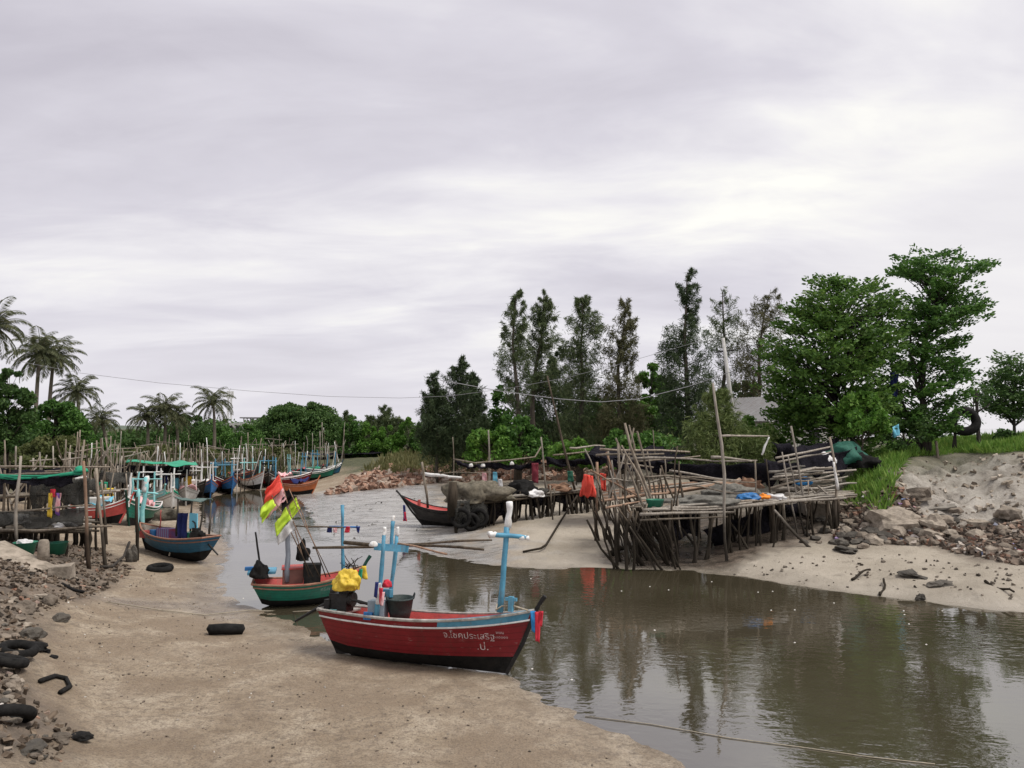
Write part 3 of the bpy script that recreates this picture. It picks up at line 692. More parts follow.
    lo = leaf_mesh('crown', np.concatenate(Cs), np.concatenate(Ds), np.concatenate(Ss), {'casuarina': .11, 'flat': .45}.get(kind, .6), LEAF[leaf], root, origin=org)
    return root


def palm(px, ytop, d, ln, label, lean=0, n=23, seed=0, ybase=440):
    rr = random.Random(seed); top = at(px, ytop, d); bx = at(px + lean, ybase, d); bz = gz(bx.x, d); base = Vector((bx.x, d, bz - .2))
    root = empty('coconut_palm', (bx.x, d, bz), 0, label, 'palm tree', 'coconut palms on the left bank'); mid = base.lerp(top, .5) + Vector((.3 * (1 if lean >= 0 else -1), 0, 0))
    pts = [base.lerp(mid, t).lerp(mid.lerp(top, t), t) for t in [i / 10 for i in range(11)]]
    MB().tube(pts, [.24 - .010 * i for i in range(11)], 8).build('trunk', PALMBARK, root, smooth=True, world=True)
    C = []; D = []; S = []; rb = MB()
    for k in range(n):
        az = 2.4 * k + rr.uniform(-.3, .3); el = 1.45 - 2.1 * (k / n) + rr.uniform(-.15, .15); L_ = ln * rr.uniform(.8, 1.1); p = top.copy(); P = [p.copy()]; e = el
        for i in range(12):
            v = Vector((math.cos(az) * math.cos(e), math.sin(az) * math.cos(e), math.sin(e))); p = p + v * L_ / 12; P.append(p.copy()); e -= (.06 + .014 * i) * (1.1 if el > 0 else .7)
        rb.tube(P, [.045 - .003 * i for i in range(13)], 4)
        for i in range(1, 13):
            for h in range(5):
                t = h / 5; q = P[i - 1].lerp(P[i], t); v = (P[i] - P[i - 1]).normalized(); sd = v.cross(Vector((0, 0, 1))); sd = sd.normalized() if sd.length > .01 else Vector((1, 0, 0))
                ll = L_ * .24 * math.sin(math.pi * min(.97, (i + t) / 13.5)) ** .6 + .1
                for s in (-1, 1):
                    dv = sd * s + v * .55 + Vector((0, 0, -.55 - .3 * rr.random())); dv.normalize(); C.append(q + dv * ll * .5); D.append(dv); S.append(ll * .85)
    rb.build('frond_ribs', LEAF['palm'], root, world=True)
    leaf_mesh('crown', np.array(C), np.array(D), np.array(S), .085, LEAF['palm'], root, origin=(bx.x, d, bz))
    nb = MB()
    for k in range(7):
        a = k * .9; nb.ico(top + Vector((math.cos(a) * .3, math.sin(a) * .3, -.3 - .1 * (k % 3))), .14, 1, .1)
    nb.build('coconuts', mat('coconut_husk', (.16, .15, .06), (.10, .08, .04)), root, smooth=True, world=True)


def trees():
    CG = 'casuarina trees on the far bank'
    T = lambda rows, d, label, leaf='casuarina', **k: tree('casuarina_tree', label, 'tree', rows, d, kind='casuarina', leaf=leaf, group=CG, **k)
    T([(357, 459, 465), (380, 446, 472), (400, 436, 480), (430, 428, 482), (455, 424, 482)], 72, 'dense dark casuarina with a pointed top, tallest of the dark clump behind the jetty', 'casuarina_dark', ncl=130, per=150, size=.34)
    T([(375, 430, 437), (400, 424, 446), (430, 419, 455), (452, 418, 455)], 71, 'shorter dark casuarina on the left edge of the dark clump', 'casuarina_dark', ncl=80, per=140, size=.34)
    T([(373, 470, 477), (395, 462, 482), (430, 460, 487), (450, 460, 486)], 73, 'narrow dark casuarina on the right edge of the dark clump', 'casuarina_dark', ncl=70, per=140, size=.34)
    T([(292, 514, 521), (310, 506, 527), (340, 500, 528), (360, 498, 530), (385, 500, 532), (405, 505, 530)], 66, 'thin open casuarina with a bare lower trunk, leftmost of the tall row', ncl=75, per=110, size=.3, base=517)
    T([(290, 540, 546), (305, 534, 554), (330, 529, 557), (360, 528, 556), (395, 528, 556)], 68, 'tall thin casuarina with a slender top and bare lower trunk', ncl=80, per=110, size=.3, base=533)
    T([(298, 577, 590), (315, 570, 600), (340, 560, 601), (370, 562, 600), (400, 560, 602), (440, 555, 600)], 64, 'bushy topped casuarina between the slender pair and the rounded one', ncl=110, per=120, size=.3, base=580)
    T([(303, 617, 631), (320, 611, 640), (345, 606, 637), (372, 604, 634), (400, 600, 640), (440, 595, 645)], 63, 'casuarina with a rounded top and brownish lower boughs behind the leaning poles', 'casuarina_olive', ncl=110, per=120, size=.3, base=620)
    T([(270, 686, 693), (290, 679, 699), (315, 676, 701), (335, 664, 706), (370, 660, 712), (410, 660, 710), (440, 660, 708)], 60, 'tallest casuarina, thin spiky top over a broad dark body', 'casuarina_dark', ncl=140, per=130, size=.3, base=688)
    T([(288, 720, 726), (310, 708, 738), (335, 706, 742), (370, 712, 742), (410, 715, 740)], 62, 'sparse half bare casuarina beside the pale leaning pole', 'casuarina', ncl=55, per=60, size=.28, base=722)
    T([(290, 768, 778), (310, 750, 784), (335, 740, 784), (365, 735, 780), (410, 740, 790)], 61, 'wispy olive casuarina behind the left side of the broad green tree', 'casuarina_olive', ncl=85, per=90, size=.28, base=757)
    T([(372, 545, 556), (352, 552, 572), (380, 528, 590), (420, 522, 592), (445, 522, 592)], 70, 'low dark casuarina filling the gap under the tall row', 'casuarina_dark', ncl=120, per=140, size=.34, base=560)
    # the two broad trees on the right bank
    tree('broadleaf_tree', 'broad bright green tree with tiered sprays hanging over the right jetty', 'tree',
         [(275, 836, 850), (285, 820, 872), (300, 808, 895), (320, 790, 895), (345, 770, 892), (370, 760, 890), (390, 764, 890), (408, 782, 888), (425, 778, 888), (440, 792, 882), (458, 815, 870)], 44, kind='flat', leaf='broad_warm', ncl=275, per=130, size=.26, trunk=.17, base=858, bark=BARK_D, stems=2)
    tree('broadleaf_tree', 'tall dark green tree with wind swept top on the right bank', 'tree',
         [(253, 925, 945), (262, 900, 990), (275, 899, 975), (290, 908, 955), (305, 895, 985), (318, 905, 975), (335, 888, 958), (365, 885, 965), (395, 885, 960), (415, 890, 955), (432, 900, 950)], 46, kind='flat', leaf='broad', ncl=150, per=130, size=.26, trunk=.2, base=925, bark=BARK_D, stems=4)
    tree('broadleaf_tree', 'small dark tree with a clear straight trunk at the right edge', 'tree', [(358, 1008, 1022), (375, 992, 1035), (395, 982, 1045), (415, 990, 1045)], 52, kind='flat', leaf='broad_dark', ncl=75, per=120, size=.24, trunk=.11, base=1014, bark=BARK_D)
    tree('thorny_shrub', 'thin dark bare branched bush bending beside the loop of black pipe', 'shrub', [(385, 965, 985), (395, 962, 990), (410, 955, 980), (420, 950, 975)], 49, kind='flat', leaf='broad_dark', ncl=14, per=50, size=.2, trunk=.07, base=980, bark=BARK_D)
    tree('dark_shrub', 'dark bushy shrub under the tall wind swept tree', 'shrub', [(400, 885, 905), (415, 878, 935), (440, 880, 945), (449, 885, 940)], 45.2, kind='bush', leaf='broad_dark', ncl=34, per=110, size=.2, trunk=.06, base=905, bark=BARK_D)
    # left bank
    tree('rain_tree', 'wide domed dark green tree on the far left bank', 'tree', [(403, 290, 312), (410, 272, 330), (422, 258, 338), (436, 252, 345), (450, 256, 348)], 118, kind='bush', leaf='broad_dark', ncl=210, per=300, size=.36, trunk=.5, base=300, flat=.3)
    LB = [('mid green leafy tree left of the domed tree', [(420, 222, 245), (435, 212, 262), (455, 206, 268)], 105, 'broad', 60), ('dark leafy tree between the palms', [(415, 180, 200), (430, 168, 215), (455, 160, 225)], 108, 'broad_dark', 70),
          ('low dark tree below the palm pair', [(438, 125, 140), (448, 105, 155), (462, 98, 165)], 100, 'broad_dark', 50), ('rounded green tree under the tallest palms', [(400, 42, 70), (412, 28, 80), (430, 22, 88), (452, 15, 92)], 70, 'broad', 100),
          ('dark open tree at the left edge of the photo', [(370, 0, 18), (390, -12, 30), (420, -20, 35), (450, -25, 40)], 62, 'broad_dark', 80), ('pale green bush below the rounded tree', [(438, 40, 70), (448, 25, 85), (466, 18, 92)], 58, 'olive', 50),
          ('green tree behind the small palm', [(436, 75, 95), (448, 70, 112), (465, 66, 118)], 80, 'broad', 45)]
    for l, rows, d, lf, nc in LB: tree('leafy_tree', l, 'tree', rows, d, kind='bush', leaf=lf, ncl=nc, per=230, size=.27, group='leafy trees on the left bank', flat=.5)
    OB = [('olive mangrove bush left of the wooden racks of boats', [(448, 190, 215), (458, 180, 228), (474, 178, 232)]), ('olive mangrove bush below the domed tree', [(447, 262, 285), (457, 248, 298), (474, 245, 302)]),
          ('olive mangrove bush beside the far boats', [(452, 222, 240), (462, 214, 250), (476, 212, 254)]), ('pale mangrove bush behind the green shade sheet', [(446, 150, 175), (454, 130, 185), (468, 122, 190)]), ('small olive mangrove bush beneath the low dark tree', [(452, 92, 112), (460, 84, 120), (472, 80, 124)])]
    for i, (l, rows) in enumerate(OB): tree('mangrove_bush', l, 'bush', rows, 88 + i, kind='bush', leaf='olive', ncl=40, per=120, size=.34, group='olive bushes along the left creek edge', flat=.6)
    SB = [([(418, 345, 352), (440, 338, 362), (464, 335, 366)], 'broad'), ([(425, 362, 372), (440, 356, 384), (464, 352, 390)], 'broad_bright'), ([(428, 382, 392), (440, 374, 402), (464, 372, 408)], 'broad_bright'), ([(420, 402, 414), (435, 394, 424), (464, 392, 430)], 'broad_bright'),
          ([(434, 415, 426), (448, 408, 436), (466, 405, 440)], 'broad')]
    nm = ['slim green sapling clump right of the domed tree', 'bright green sapling clump with thin stems', 'bright green young tree near the leaning bare trunk', 'bright green young tree left of the dark casuarinas', 'green bush under the dark casuarinas on their left']
    for (rows, lf), l in zip(SB, nm): tree('young_tree', l, 'tree', rows, 96, kind='bush', leaf=lf, ncl=50, per=190, size=.28, group='young trees in the gap between the banks', flat=.9)
    FT = [([(406, 380, 388), (418, 374, 396), (440, 372, 398)], 'pale wispy far tree rising above the saplings'), ([(412, 343, 350), (424, 339, 354), (440, 338, 356)], 'slender far tree just right of the domed tree'), ([(418, 396, 404), (428, 390, 410), (444, 390, 412)], 'round far tree above the young trees'), ([(416, 366, 374), (428, 360, 378), (446, 360, 380)], 'dark far tree behind the saplings')]
    for rows, l in FT: tree('casuarina_tree', l, 'tree', rows, 150, kind='casuarina', leaf='casuarina', ncl=40, per=90, size=.55, group='far trees behind the saplings')
    BB = [('mid green tree filling the view between the slender trunks', [(385, 500, 520), (405, 490, 540), (430, 486, 548), (452, 486, 552)], 76, 'broad', 80), ('green tree behind the rounded casuarina', [(392, 585, 610), (410, 570, 640), (435, 565, 660), (452, 565, 665)], 74, 'broad', 90), ('tall green thicket left of the tallest casuarina', [(375, 650, 662), (400, 640, 680), (430, 636, 690), (450, 636, 690)], 70, 'broad', 70), ('green thicket between the bare pole and the house', [(380, 735, 750), (400, 715, 765), (430, 705, 780), (450, 705, 785)], 66, 'broad', 70),
          ('bright green bush behind the dark netting, left', [(425, 480, 500), (440, 470, 515), (458, 462, 522)], 62, 'broad_bright', 60), ('green bush between the thin trunks', [(418, 505, 525), (438, 495, 545), (456, 490, 552)], 63, 'broad', 60), ('bright green bush below the rounded casuarina', [(440, 560, 575), (450, 550, 600), (462, 548, 605)], 58, 'broad_bright', 45),
          ('bright banana green bush between the tall casuarinas', [(366, 640, 655), (390, 635, 668), (420, 625, 672), (450, 615, 680)], 66, 'broad_bright', 90), ('green bush at the foot of the tallest casuarina', [(432, 615, 640), (445, 606, 680), (458, 604, 690)], 56, 'broad', 60),
          ('feathery olive tamarisk bush behind the tall jetty pole', [(390, 708, 722), (408, 698, 736), (428, 692, 744), (444, 688, 764), (462, 686, 772)], 42, 'tamarisk', 120), ('yellowish low bush below the house roof', [(420, 745, 765), (438, 735, 785), (455, 732, 792)], 46, 'broad_bright', 55),
          ('light green sapling spray under the broad tree', [(395, 848, 872), (410, 838, 886), (432, 836, 888)], 41.5, 'broad_bright', 60), ('small dark green bush at the foot of the right edge tree', [(433, 1000, 1010), (438, 994, 1016), (443, 994, 1018)], 50, 'broad_dark', 14)]
    for l, rows, d, lf, nc in BB: tree('green_bush', l, 'bush', rows, d, kind='casuarina' if 'tamarisk' in l else 'bush', leaf=lf, ncl=nc, per=130, size=.24 if d < 50 else .3, group='green bushes on the right bank', flat=.6, trunk=.06)
    palm(-6, 326, 58, 3.0, 'coconut palm cut by the left edge of the photo', -8, seed=1)
    palm(40, 352, 76, 3.5, 'left one of the tall coconut palm pair', -4, seed=2, n=26); palm(54, 357, 78, 3.5, 'right one of the tall coconut palm pair', -6, seed=3, n=24)
    palm(77, 391, 80, 3.0, 'coconut palm right of the tall pair, half as high', 2, seed=4); palm(101, 420, 84, 2.6, 'lowest coconut palm with a leaning trunk before the hill', 8, seed=5)
    palm(147, 416, 96, 3.0, 'short coconut palm left of the twin crowned palms', 0, seed=6); palm(164, 409, 97, 3.4, 'coconut palm with a drooping brown crown beside the dark tree', 0, seed=7); palm(175, 416, 98, 3.0, 'coconut palm leaning towards the dark leafy tree', 3, seed=8)
    palm(213, 401, 100, 3.4, 'tall lone coconut palm beside the telecom mast', 1, seed=9)
    # the wood that closes the view behind everything reads as one mass
    C = []; D = []; S = []
    for i in range(520):
        x = rng.uniform(-150, 58); y = 150 + rng.uniform(0, 40) + abs(x) * .15; hh = 3.6 + 2.6 * vnoise(np.array([[x, y]]), 18, 31)[0] - 2.6 * (-102 < x < -76); n = 110
        q = rng.normal(size=(n, 3)); q /= np.linalg.norm(q, axis=1, keepdims=True); q *= (rng.uniform(0, 1, n) ** .4)[:, None]
        C.append(np.array([x, y, 2 + rng.uniform(0, 1) ** .6 * hh]) + q * np.array([2.6, 2.0, 1.7])); D.append(rng.normal(size=(n, 3))); S.append(rng.uniform(.5, 1.1, n))
    o = leaf_mesh('far_woods', np.concatenate(C), np.concatenate(D), np.concatenate(S), .6, LEAF['broad_dark']); tag(o, 'mixed dark green wood closing the view behind the creek', 'woods', kind='stuff')


trees()


def in_poly(n, poly):
    lo = poly.min(0); hi = poly.max(0); out = []
    tot = 0
    while tot < n:
        P = rng.uniform(lo, hi, (n * 3, 2)); P = P[poly_sd(P, poly) < 0]; out.append(P); tot += len(P)
    return np.concatenate(out)[:n]


def grass(name, poly, n, hgt, leaf, label):
    P = in_poly(n, poly); keep = vnoise(P, 1.1, 41) + vnoise(P, .4, 42) * .6 > -.28; P = P[keep]; n = len(P); z = heights(P); h = hgt * rng.uniform(.4, 1.2, n) * (1 + vnoise(P, 1.5, 43) * .9)
    D = rng.normal(size=(n, 3)) * .45 + np.array([0, 0, 1]); D /= np.linalg.norm(D, axis=1, keepdims=True)
    o = leaf_mesh(name, np.column_stack([P, z]) + D * (h * .45)[:, None], D, h, .12, LEAF[leaf]); return tag(o, label, 'grass', kind='stuff')


grass('bank_grass', Z_GRASS, 34000, .55, 'grass', 'bright green grass covering the bank behind the sand mound')
grass('dry_grass', zone([(362, 472, 1.35), (385, 462, 1.85), (400, 456, 2.2), (440, 452, 2.3), (540, 454, 2.4), (540, 464, 2.05), (440, 471, 1.6), (395, 473, 1.4)]), 14000, .85, 'drygrass', 'dry olive grass on top of the brick rubble bank')


grass('reed_grass', zone([(-20, 452, 2.6), (120, 456, 2.2), (285, 461, 1.7), (285, 472, 1.1), (230, 478, 1.0), (150, 482, 1.2), (-20, 492, 1.6)]), 22000, .8, 'reed', 'olive reeds and weeds growing along the left bank behind the racks')


# ------------------------------------------------------------------ rubble and stones
def chunks(name, P, size, m, label, cat='rubble', sink=.25, aspect=(1, .75, .55)):
    n = len(P); z = heights(P); S = size * rng.uniform(.4, 1.5, n) ** 1.2
    base = np.array([(x, y, w) for x in (-.5, .5) for y in (-.5, .5) for w in (-.5, .5)], float)
    V = base[None] * np.array(aspect) * rng.uniform(.6, 1.4, (n, 1, 3)) + rng.normal(size=(n, 8, 3)) * .13
    a = rng.uniform(0, 6.3, n); b = rng.normal(size=n) * .5; ca, sa, cb, sb = np.cos(a), np.sin(a), np.cos(b), np.sin(b)
    x = V[..., 0] * cb[:, None] + V[..., 2] * sb[:, None]; zz = -V[..., 0] * sb[:, None] + V[..., 2] * cb[:, None]
    V = np.stack([x * ca[:, None] - V[..., 1] * sa[:, None], x * sa[:, None] + V[..., 1] * ca[:, None], zz], 2) * S[:, None, None]
    V += np.column_stack([P, z + S * sink])[:, None, :]
    fs = np.array([(0, 1, 3, 2), (4, 6, 7, 5), (0, 4, 5, 1), (2, 3, 7, 6), (0, 2, 6, 4), (1, 5, 7, 3)]); Q = (fs[None] + np.arange(n)[:, None, None] * 8).reshape(-1, 4)
    me = bpy.data.meshes.new(name); me.from_pydata(V.reshape(-1, 3).tolist(), [], Q.tolist()); me.materials.append(m); o = bpy.data.objects.new(name, me); COL.objects.link(o)
    return tag(o, label, cat, kind='stuff')


BRICKM = chunk_mat('brick_rubble_pieces', [(0, (.12, .07, .05)), (.3, (.26, .15, .105)), (.6, (.37, .225, .16)), (.85, (.31, .245, .195)), (1, (.44, .37, .31))])
GRAVM = chunk_mat('mixed_rubble_pieces', [(0, (.05, .042, .035)), (.3, (.12, .095, .075)), (.58, (.17, .13, .10)), (.74, (.23, .125, .085)), (.88, (.30, .25, .20)), (.985, (.46, .41, .36)), (.990, (.05, .16, .42)), (.994, (.5, .08, .08)), (1, (.6, .6, .6))])
PEBM = chunk_mat('shell_and_pebble_pieces', [(0, (.09, .075, .06)), (.5, (.18, .145, .115)), (.8, (.24, .2, .16)), (.94, (.45, .41, .36)), (1, (.55, .52, .47))])
chunks('brick_rubble', in_poly(3800, Z_BRICK), .38, BRICKM, 'orange brick rubble heaped along the far bank')
chunks('bank_debris', in_poly(2800, Z_RUBL), .16, GRAVM, 'mixed brick, stone and rubbish below the sand mound')
chunks('shore_debris', in_poly(3200, Z_LEFT), .075, chunk_mat('shore_rubble_pieces', [(0, (.03, .025, .02)), (.4, (.095, .07, .05)), (.75, (.18, .138, .10)), (.92, (.28, .24, .195)), (.96, (.28, .15, .10)), (1, (.52, .49, .45))]), 'small broken stone and shell litter along the left bank')
chunks('mound_clods', in_poly(300, Z_MOUND), .15, chunk_mat('dry_clods', [(0, (.13, .105, .08)), (.4, (.27, .225, .175)), (1, (.42, .365, .30))]), 'dry lumps of sand and clay on the mound', 'clods', sink=.1)
_pb = zone([(60, 700, .5), (60, 610, .8), (110, 560, .5), (200, 575, .15), (230, 620, .1), (330, 690, .1), (480, 690, .03), (600, 740, .02), (690, 790, .02), (300, 800, .2)])
chunks('beach_pebbles', in_poly(700, _pb), .026, PEBM, 'pebbles and shells scattered over the left beach', 'pebbles')
_rb = zone([(720, 572, .1), (800, 556, .5), (900, 552, .7), (1030, 570, .7), (1030, 605, .1), (900, 592, .1), (800, 582, .1)])
chunks('mud_litter', in_poly(150, _rb), .07, chunk_mat('dark_litter_pieces', [(0, (.06, .05, .04)), (.7, (.14, .12, .095)), (1, (.25, .21, .17))]), 'dark twigs and clods lying on the right mud flat', 'litter')
_cl = zone([(300, 505, .05), (440, 490, .5), (455, 535, .2), (400, 545, .05), (330, 535, .05)])
chunks('mud_clods', in_poly(70, _cl), .10, chunk_mat('dark_mud_pieces', [(0, (.05, .045, .04)), (1, (.15, .14, .125))]), 'dark clods and ridges on the shining grey mud', 'mud', sink=-.02, aspect=(1.8, .6, .2))


def rock(px, py, w, hh, m, name, label, cat, group=None, seed=0, flat=.3, dep=.8, amp=.28, rz=0., sub=3):
    """w, hh: size in photo pixels"""
    g = G(px, py); w, hh = (w * .62, hh * .66) if name == 'boulder' else (w, hh); k = g.y / F; r = w * k / 2; mb = MB().ico((0, 0, 0), r, sub, amp, 1.3, (1, dep, hh * k / 2 / r), seed, flat=flat)
    o = mb.build(name, m); o.location = g + Vector((0, r * .2, hh * k * .12)); o.rotation_euler = (random.uniform(-.15, .15), random.uniform(-.2, .2), rz); return tag(o, label, cat, group)


def slab(px, py, size, tilt, rz, m, label, name='concrete_slab'):
    g = G(px, py); mb = MB(); rr = random.Random(px)

    def fn(u, v, top):
        x = (u - .5) * size[0]; y = (v - .5) * size[1]; e = .12 * mnoise.noise(Vector((u * 4 + px, v * 4, top)))
        return Vector((x * (1 + e), y * (1 + e), (size[2] if top else 0) + .06 * mnoise.noise(Vector((x * 1.5 + px, y * 1.5, top * 3)))))
    n = 8; mb.grid(lambda u, v: fn(u, v, 1), n, n); mb.grid(lambda u, v: fn(u, 1 - v, 0), n, n)
    for a, b in (((0, 0), (1, 0)), ((1, 0), (1, 1)), ((1, 1), (0, 1)), ((0, 1), (0, 0))):
        mb.grid(lambda u, v: fn(a[0] + (b[0] - a[0]) * u, a[1] + (b[1] - a[1]) * u, 0).lerp(fn(a[0] + (b[0] - a[0]) * u, a[1] + (b[1] - a[1]) * u, 1), v), n, 2)
    o = mb.build(name, m); o.location = g + Vector((0, size[1] * .3, .05)); o.rotation_euler = (tilt[0], tilt[1], rz); return tag(o, label, 'slab')


def stones():
    rock(896, 528, 56, 30, CONC, 'broken_slab', 'large pale broken slab below the grass slope, biggest in the rubble', 'slab', None, 401, flat=.45, amp=.38, rz=.3)
    slab(826, 516, (2.0, 1.3, .6), (.1, .05), -.1, CONC, 'beige stone block at the right end of the jetty deck')
    slab(980, 527, (1.1, .7, .2), (.1, .05), .1, CONC, 'small pale flat slab at the right of the rubble')
    rock(1010, 524, 26, 20, CONC, 'broken_block', 'pale block at the right edge of the rubble', 'block', None, 402, amp=.35)
    slab(940, 512, (1.4, .35, .09), (.2, -.15), -.3, GREYPLANK, 'thin grey board lying at the foot of the sand mound', 'wooden_board')
    rock(918, 502, 26, 18, ROCKM, 'tilted_stone', 'dark grey tilted stone at the foot of the sand mound', 'stone', None, 404, amp=.4)
    rock(936, 530, 24, 20, CONC, 'broken_lump', 'pinkish beige broken lump in the middle of the rubble', 'lump', None, 403, amp=.4)
    rr = random.Random(5)
    for i in range(70):
        px = rr.uniform(832, 1012); py = 545 + 14 * (px > 940) * ((px - 940) / 70) - rr.uniform(0, 34) * rr.random(); w = rr.uniform(7, 20)
        rock(px, py, w, w * rr.uniform(.45, .8), rr.choice([ROCKM, ROCKM, ROCKD, CONC]), 'broken_stone', 'broken grey brown stone lying in the rubble below the sand mound', 'stone', 'stones in the rubble below the sand mound', i, rz=rr.uniform(0, 3), sub=2)
    for i in range(26):
        px = rr.uniform(800, 880); py = rr.uniform(520, 550); w = rr.uniform(6, 15)
        rock(px, py, w, w * .6, rr.choice([ROCKD, ROCKM]), 'broken_stone', 'dark stone lying under the right end of the jetty', 'stone', 'stones under the right end of the jetty', 100 + i, rz=rr.uniform(0, 3), sub=2)
    big = [(22, 612, 34, 22, ROCKM, 'large pale grey boulder at the left bank, under the ramp slab'), (48, 605, 26, 22, ROCKM, 'brown grey boulder right of the large pale boulder'), (30, 640, 44, 26, ROCKD, 'wide dark boulder at the left edge below the pale one'),
           (12, 690, 30, 24, ROCKM, 'grey boulder at the left edge beside the tyres'), (60, 622, 24, 16, ROCKD, 'dark stone in front of the boulders'), (30, 752, 46, 20, ROCKD, 'dark flat stone in the bottom left corner'), (60, 742, 30, 16, ROCKM, 'pale flat stone near the bottom left corner'), (18, 668, 26, 20, CONC, 'pale broken block at the left edge')]
    for i, (px, py, w, hh, m, l) in enumerate(big): rock(px, py, w, hh, m, 'boulder', l, 'boulder', None, 40 + i, rz=i)
    for i in range(44):
        py = rr.uniform(598, 764); px = rr.uniform(4, 28 + (42 if py > 725 or py < 625 else 0)) * rr.uniform(.5, 1); w = rr.uniform(5, 15)
        rock(px, py, w, w * rr.uniform(.45, .7), rr.choice([ROCKM, ROCKD, CONC]), 'shore_stone', 'broken stone lying along the left bank', 'stone', 'stones along the left bank', 200 + i, rz=rr.uniform(0, 3), sub=2)
    # concrete things under the left hut
    g = G(62, 577); o = MB().box((0, 0, .15), (.6, .6, .42), jit=.04).build('concrete_block', CONC); o.location = g; o.rotation_euler = (0, 0, .3); tag(o, 'square pale concrete block beside the concrete post', 'concrete block')
    g = G(43, 566); o = MB().lathe([(.0, 0), (.19, 0), (.17, .5), (.16, .75), (.12, .82), (0, .84)], n=14).build('concrete_post', CONC, smooth=True); o.location = g; tag(o, 'short round concrete post in front of the green basins', 'post')
    a = at(-14, 546, 26); b = at(40, 574, 25.2); ln = (b - a).length; o = MB().box((0, 0, 0), (ln, 1.3, .22), jit=.02).build('ramp_slab', CONC); o.location = (a + b) / 2; o.rotation_euler = (b - a).to_track_quat('X', 'Z').to_euler()
    tag(o, 'pale brown concrete slab sloping down at the left edge', 'slab')
    # tyres
    TG = 'old tyres on the beach'
    for i, (px, py, r, tl, l) in enumerate([(160, 571, .36, .08, 'flat black tyre on the sand before the blue boat'), (18, 655, .28, .2, 'black tyre among the stones at the left edge, upper'), (8, 668, .27, .3, 'black tyre among the stones at the left edge, lower'), (10, 722, .28, .5, 'dark tyre at the left edge above the corner stones')]):
        g = G(px, py); mb = MB(); mb.tube([Vector((math.cos(a) * r, math.sin(a) * r, 0)) for a in [2 * math.pi * k / 24 for k in range(25)]], (.12 if r > .35 else .09), 10, caps=False)
        root = empty('tyre', g + Vector((0, 0, .10)), i * .7, l, 'tyre', TG); root.rotation_euler = (tl, tl * .5, i); mb.build('tread', BLACK, root, smooth=True)
    # dark log fender and other pieces on the beach
    a = G(207, 635); b = G(244, 634); o = MB().tube([a + Vector((0, 0, .1)), a.lerp(b, .05) + Vector((0, 0, .13)), a.lerp(b, .5) + Vector((0, 0, .14)), a.lerp(b, .96) + Vector((0, 0, .12)), b + Vector((0, 0, .1))], [.05, .13, .14, .13, .05], 10).build('boat_fender', BLACK, smooth=True); tag(recentre(o), 'black cylindrical fender lying on the open sand', 'fender')
    for px, py, w, l in [(78, 741, 22, 'black lump of rubber beside the bottom left stones'), (36, 650, 20, 'black hose end beside the tyres'), (46, 653, 8, 'small dark stump on the sand near the tyres'), (53, 658, 8, 'small round dark pot on the sand')]:
        rock(px, py, w, w * .5, BLACK, 'rubber_scrap', l, 'scrap', None, px)
    for pts, l in [([(40, 684), (55, 679), (66, 682), (70, 690), (60, 696)], 'thin dark hose curled on the sand at the left'), ([(62, 586), (74, 592), (86, 595)], 'dark bent branch on the brown litter')]:
        P = [G(*p) + Vector((0, 0, .05)) for p in pts]; o = MB().tube(P, .045, 6).build('beach_hose', BLACK, smooth=True); tag(recentre(o), l, 'hose')


stones()


# ------------------------------------------------------------------ cloth, nets, heaps
def drape(name, corners, m, sag=.1, wav=.05, nu=10, nv=8, parent=None, thick=.012, fr=1.6):
    """cloth or net spanned between four corners a-b (top edge) and d-c (bottom edge)"""
    a, b, c, d = [Vector(v) for v in corners]; sd = random.uniform(0, 50); nrm = (b - a).cross(d - a); nrm = nrm.normalized() if nrm.length > 1e-6 else Vector((0, -1, 0))

    def fn(u, v):
        if m in (BLACKNET, GREYNET): v = v * (.78 + .55 * mnoise.noise(Vector((u * 4.3 + sd, sd, 2))) + .3 * mnoise.noise(Vector((u * 13 + sd, sd, 5))))
        p = a.lerp(b, u).lerp(d.lerp(c, u), v); e = math.sin(math.pi * u) + .45 * abs(math.sin(math.pi * u * 4 + sd)) * (m is BLACKNET)
        p = p + Vector((0, 0, -sag * e * (1 - .4 * v))) + nrm * wav * 2 * mnoise.noise(Vector((u * fr * 3 + sd, v * fr, sd))) + Vector((0, 0, wav * mnoise.noise(Vector((u * 5 + sd, v * 3, 9))) * (v + .2)))
        return p
    o = MB().grid(fn, nu, nv).build(name, m, parent, smooth=True, world=True, solid=thick)
    return o if parent is not None else recentre(o)


def strip(name, top, ln, w, m, parent=None, dirx=Vector((1, 0, 0)), sway=.06):
    t = Vector(top); return drape(name, [t - dirx * w / 2, t + dirx * w / 2, t + dirx * w * .6 + Vector((random.uniform(-sway, sway), random.uniform(-sway, sway), -ln)), t - dirx * w * .5 + Vector((random.uniform(-sway, sway), 0, -ln * random.uniform(.85, 1)))], m, .0, w * .22, 4, 8, parent, .01, 2.5)


def heap(name, c, size, m, label, cat, group=None, seed=0, amp=.35, sub=4, parent=None, fr=1.5):
    mb = MB().ico((0, 0, 0), 1., sub, amp, fr, size, seed, flat=.35); o = mb.build(name, m, parent, smooth=True); o.location = c if parent is None else pmat(parent).inverted() @ Vector(c)
    return tag(o, label, cat, group)


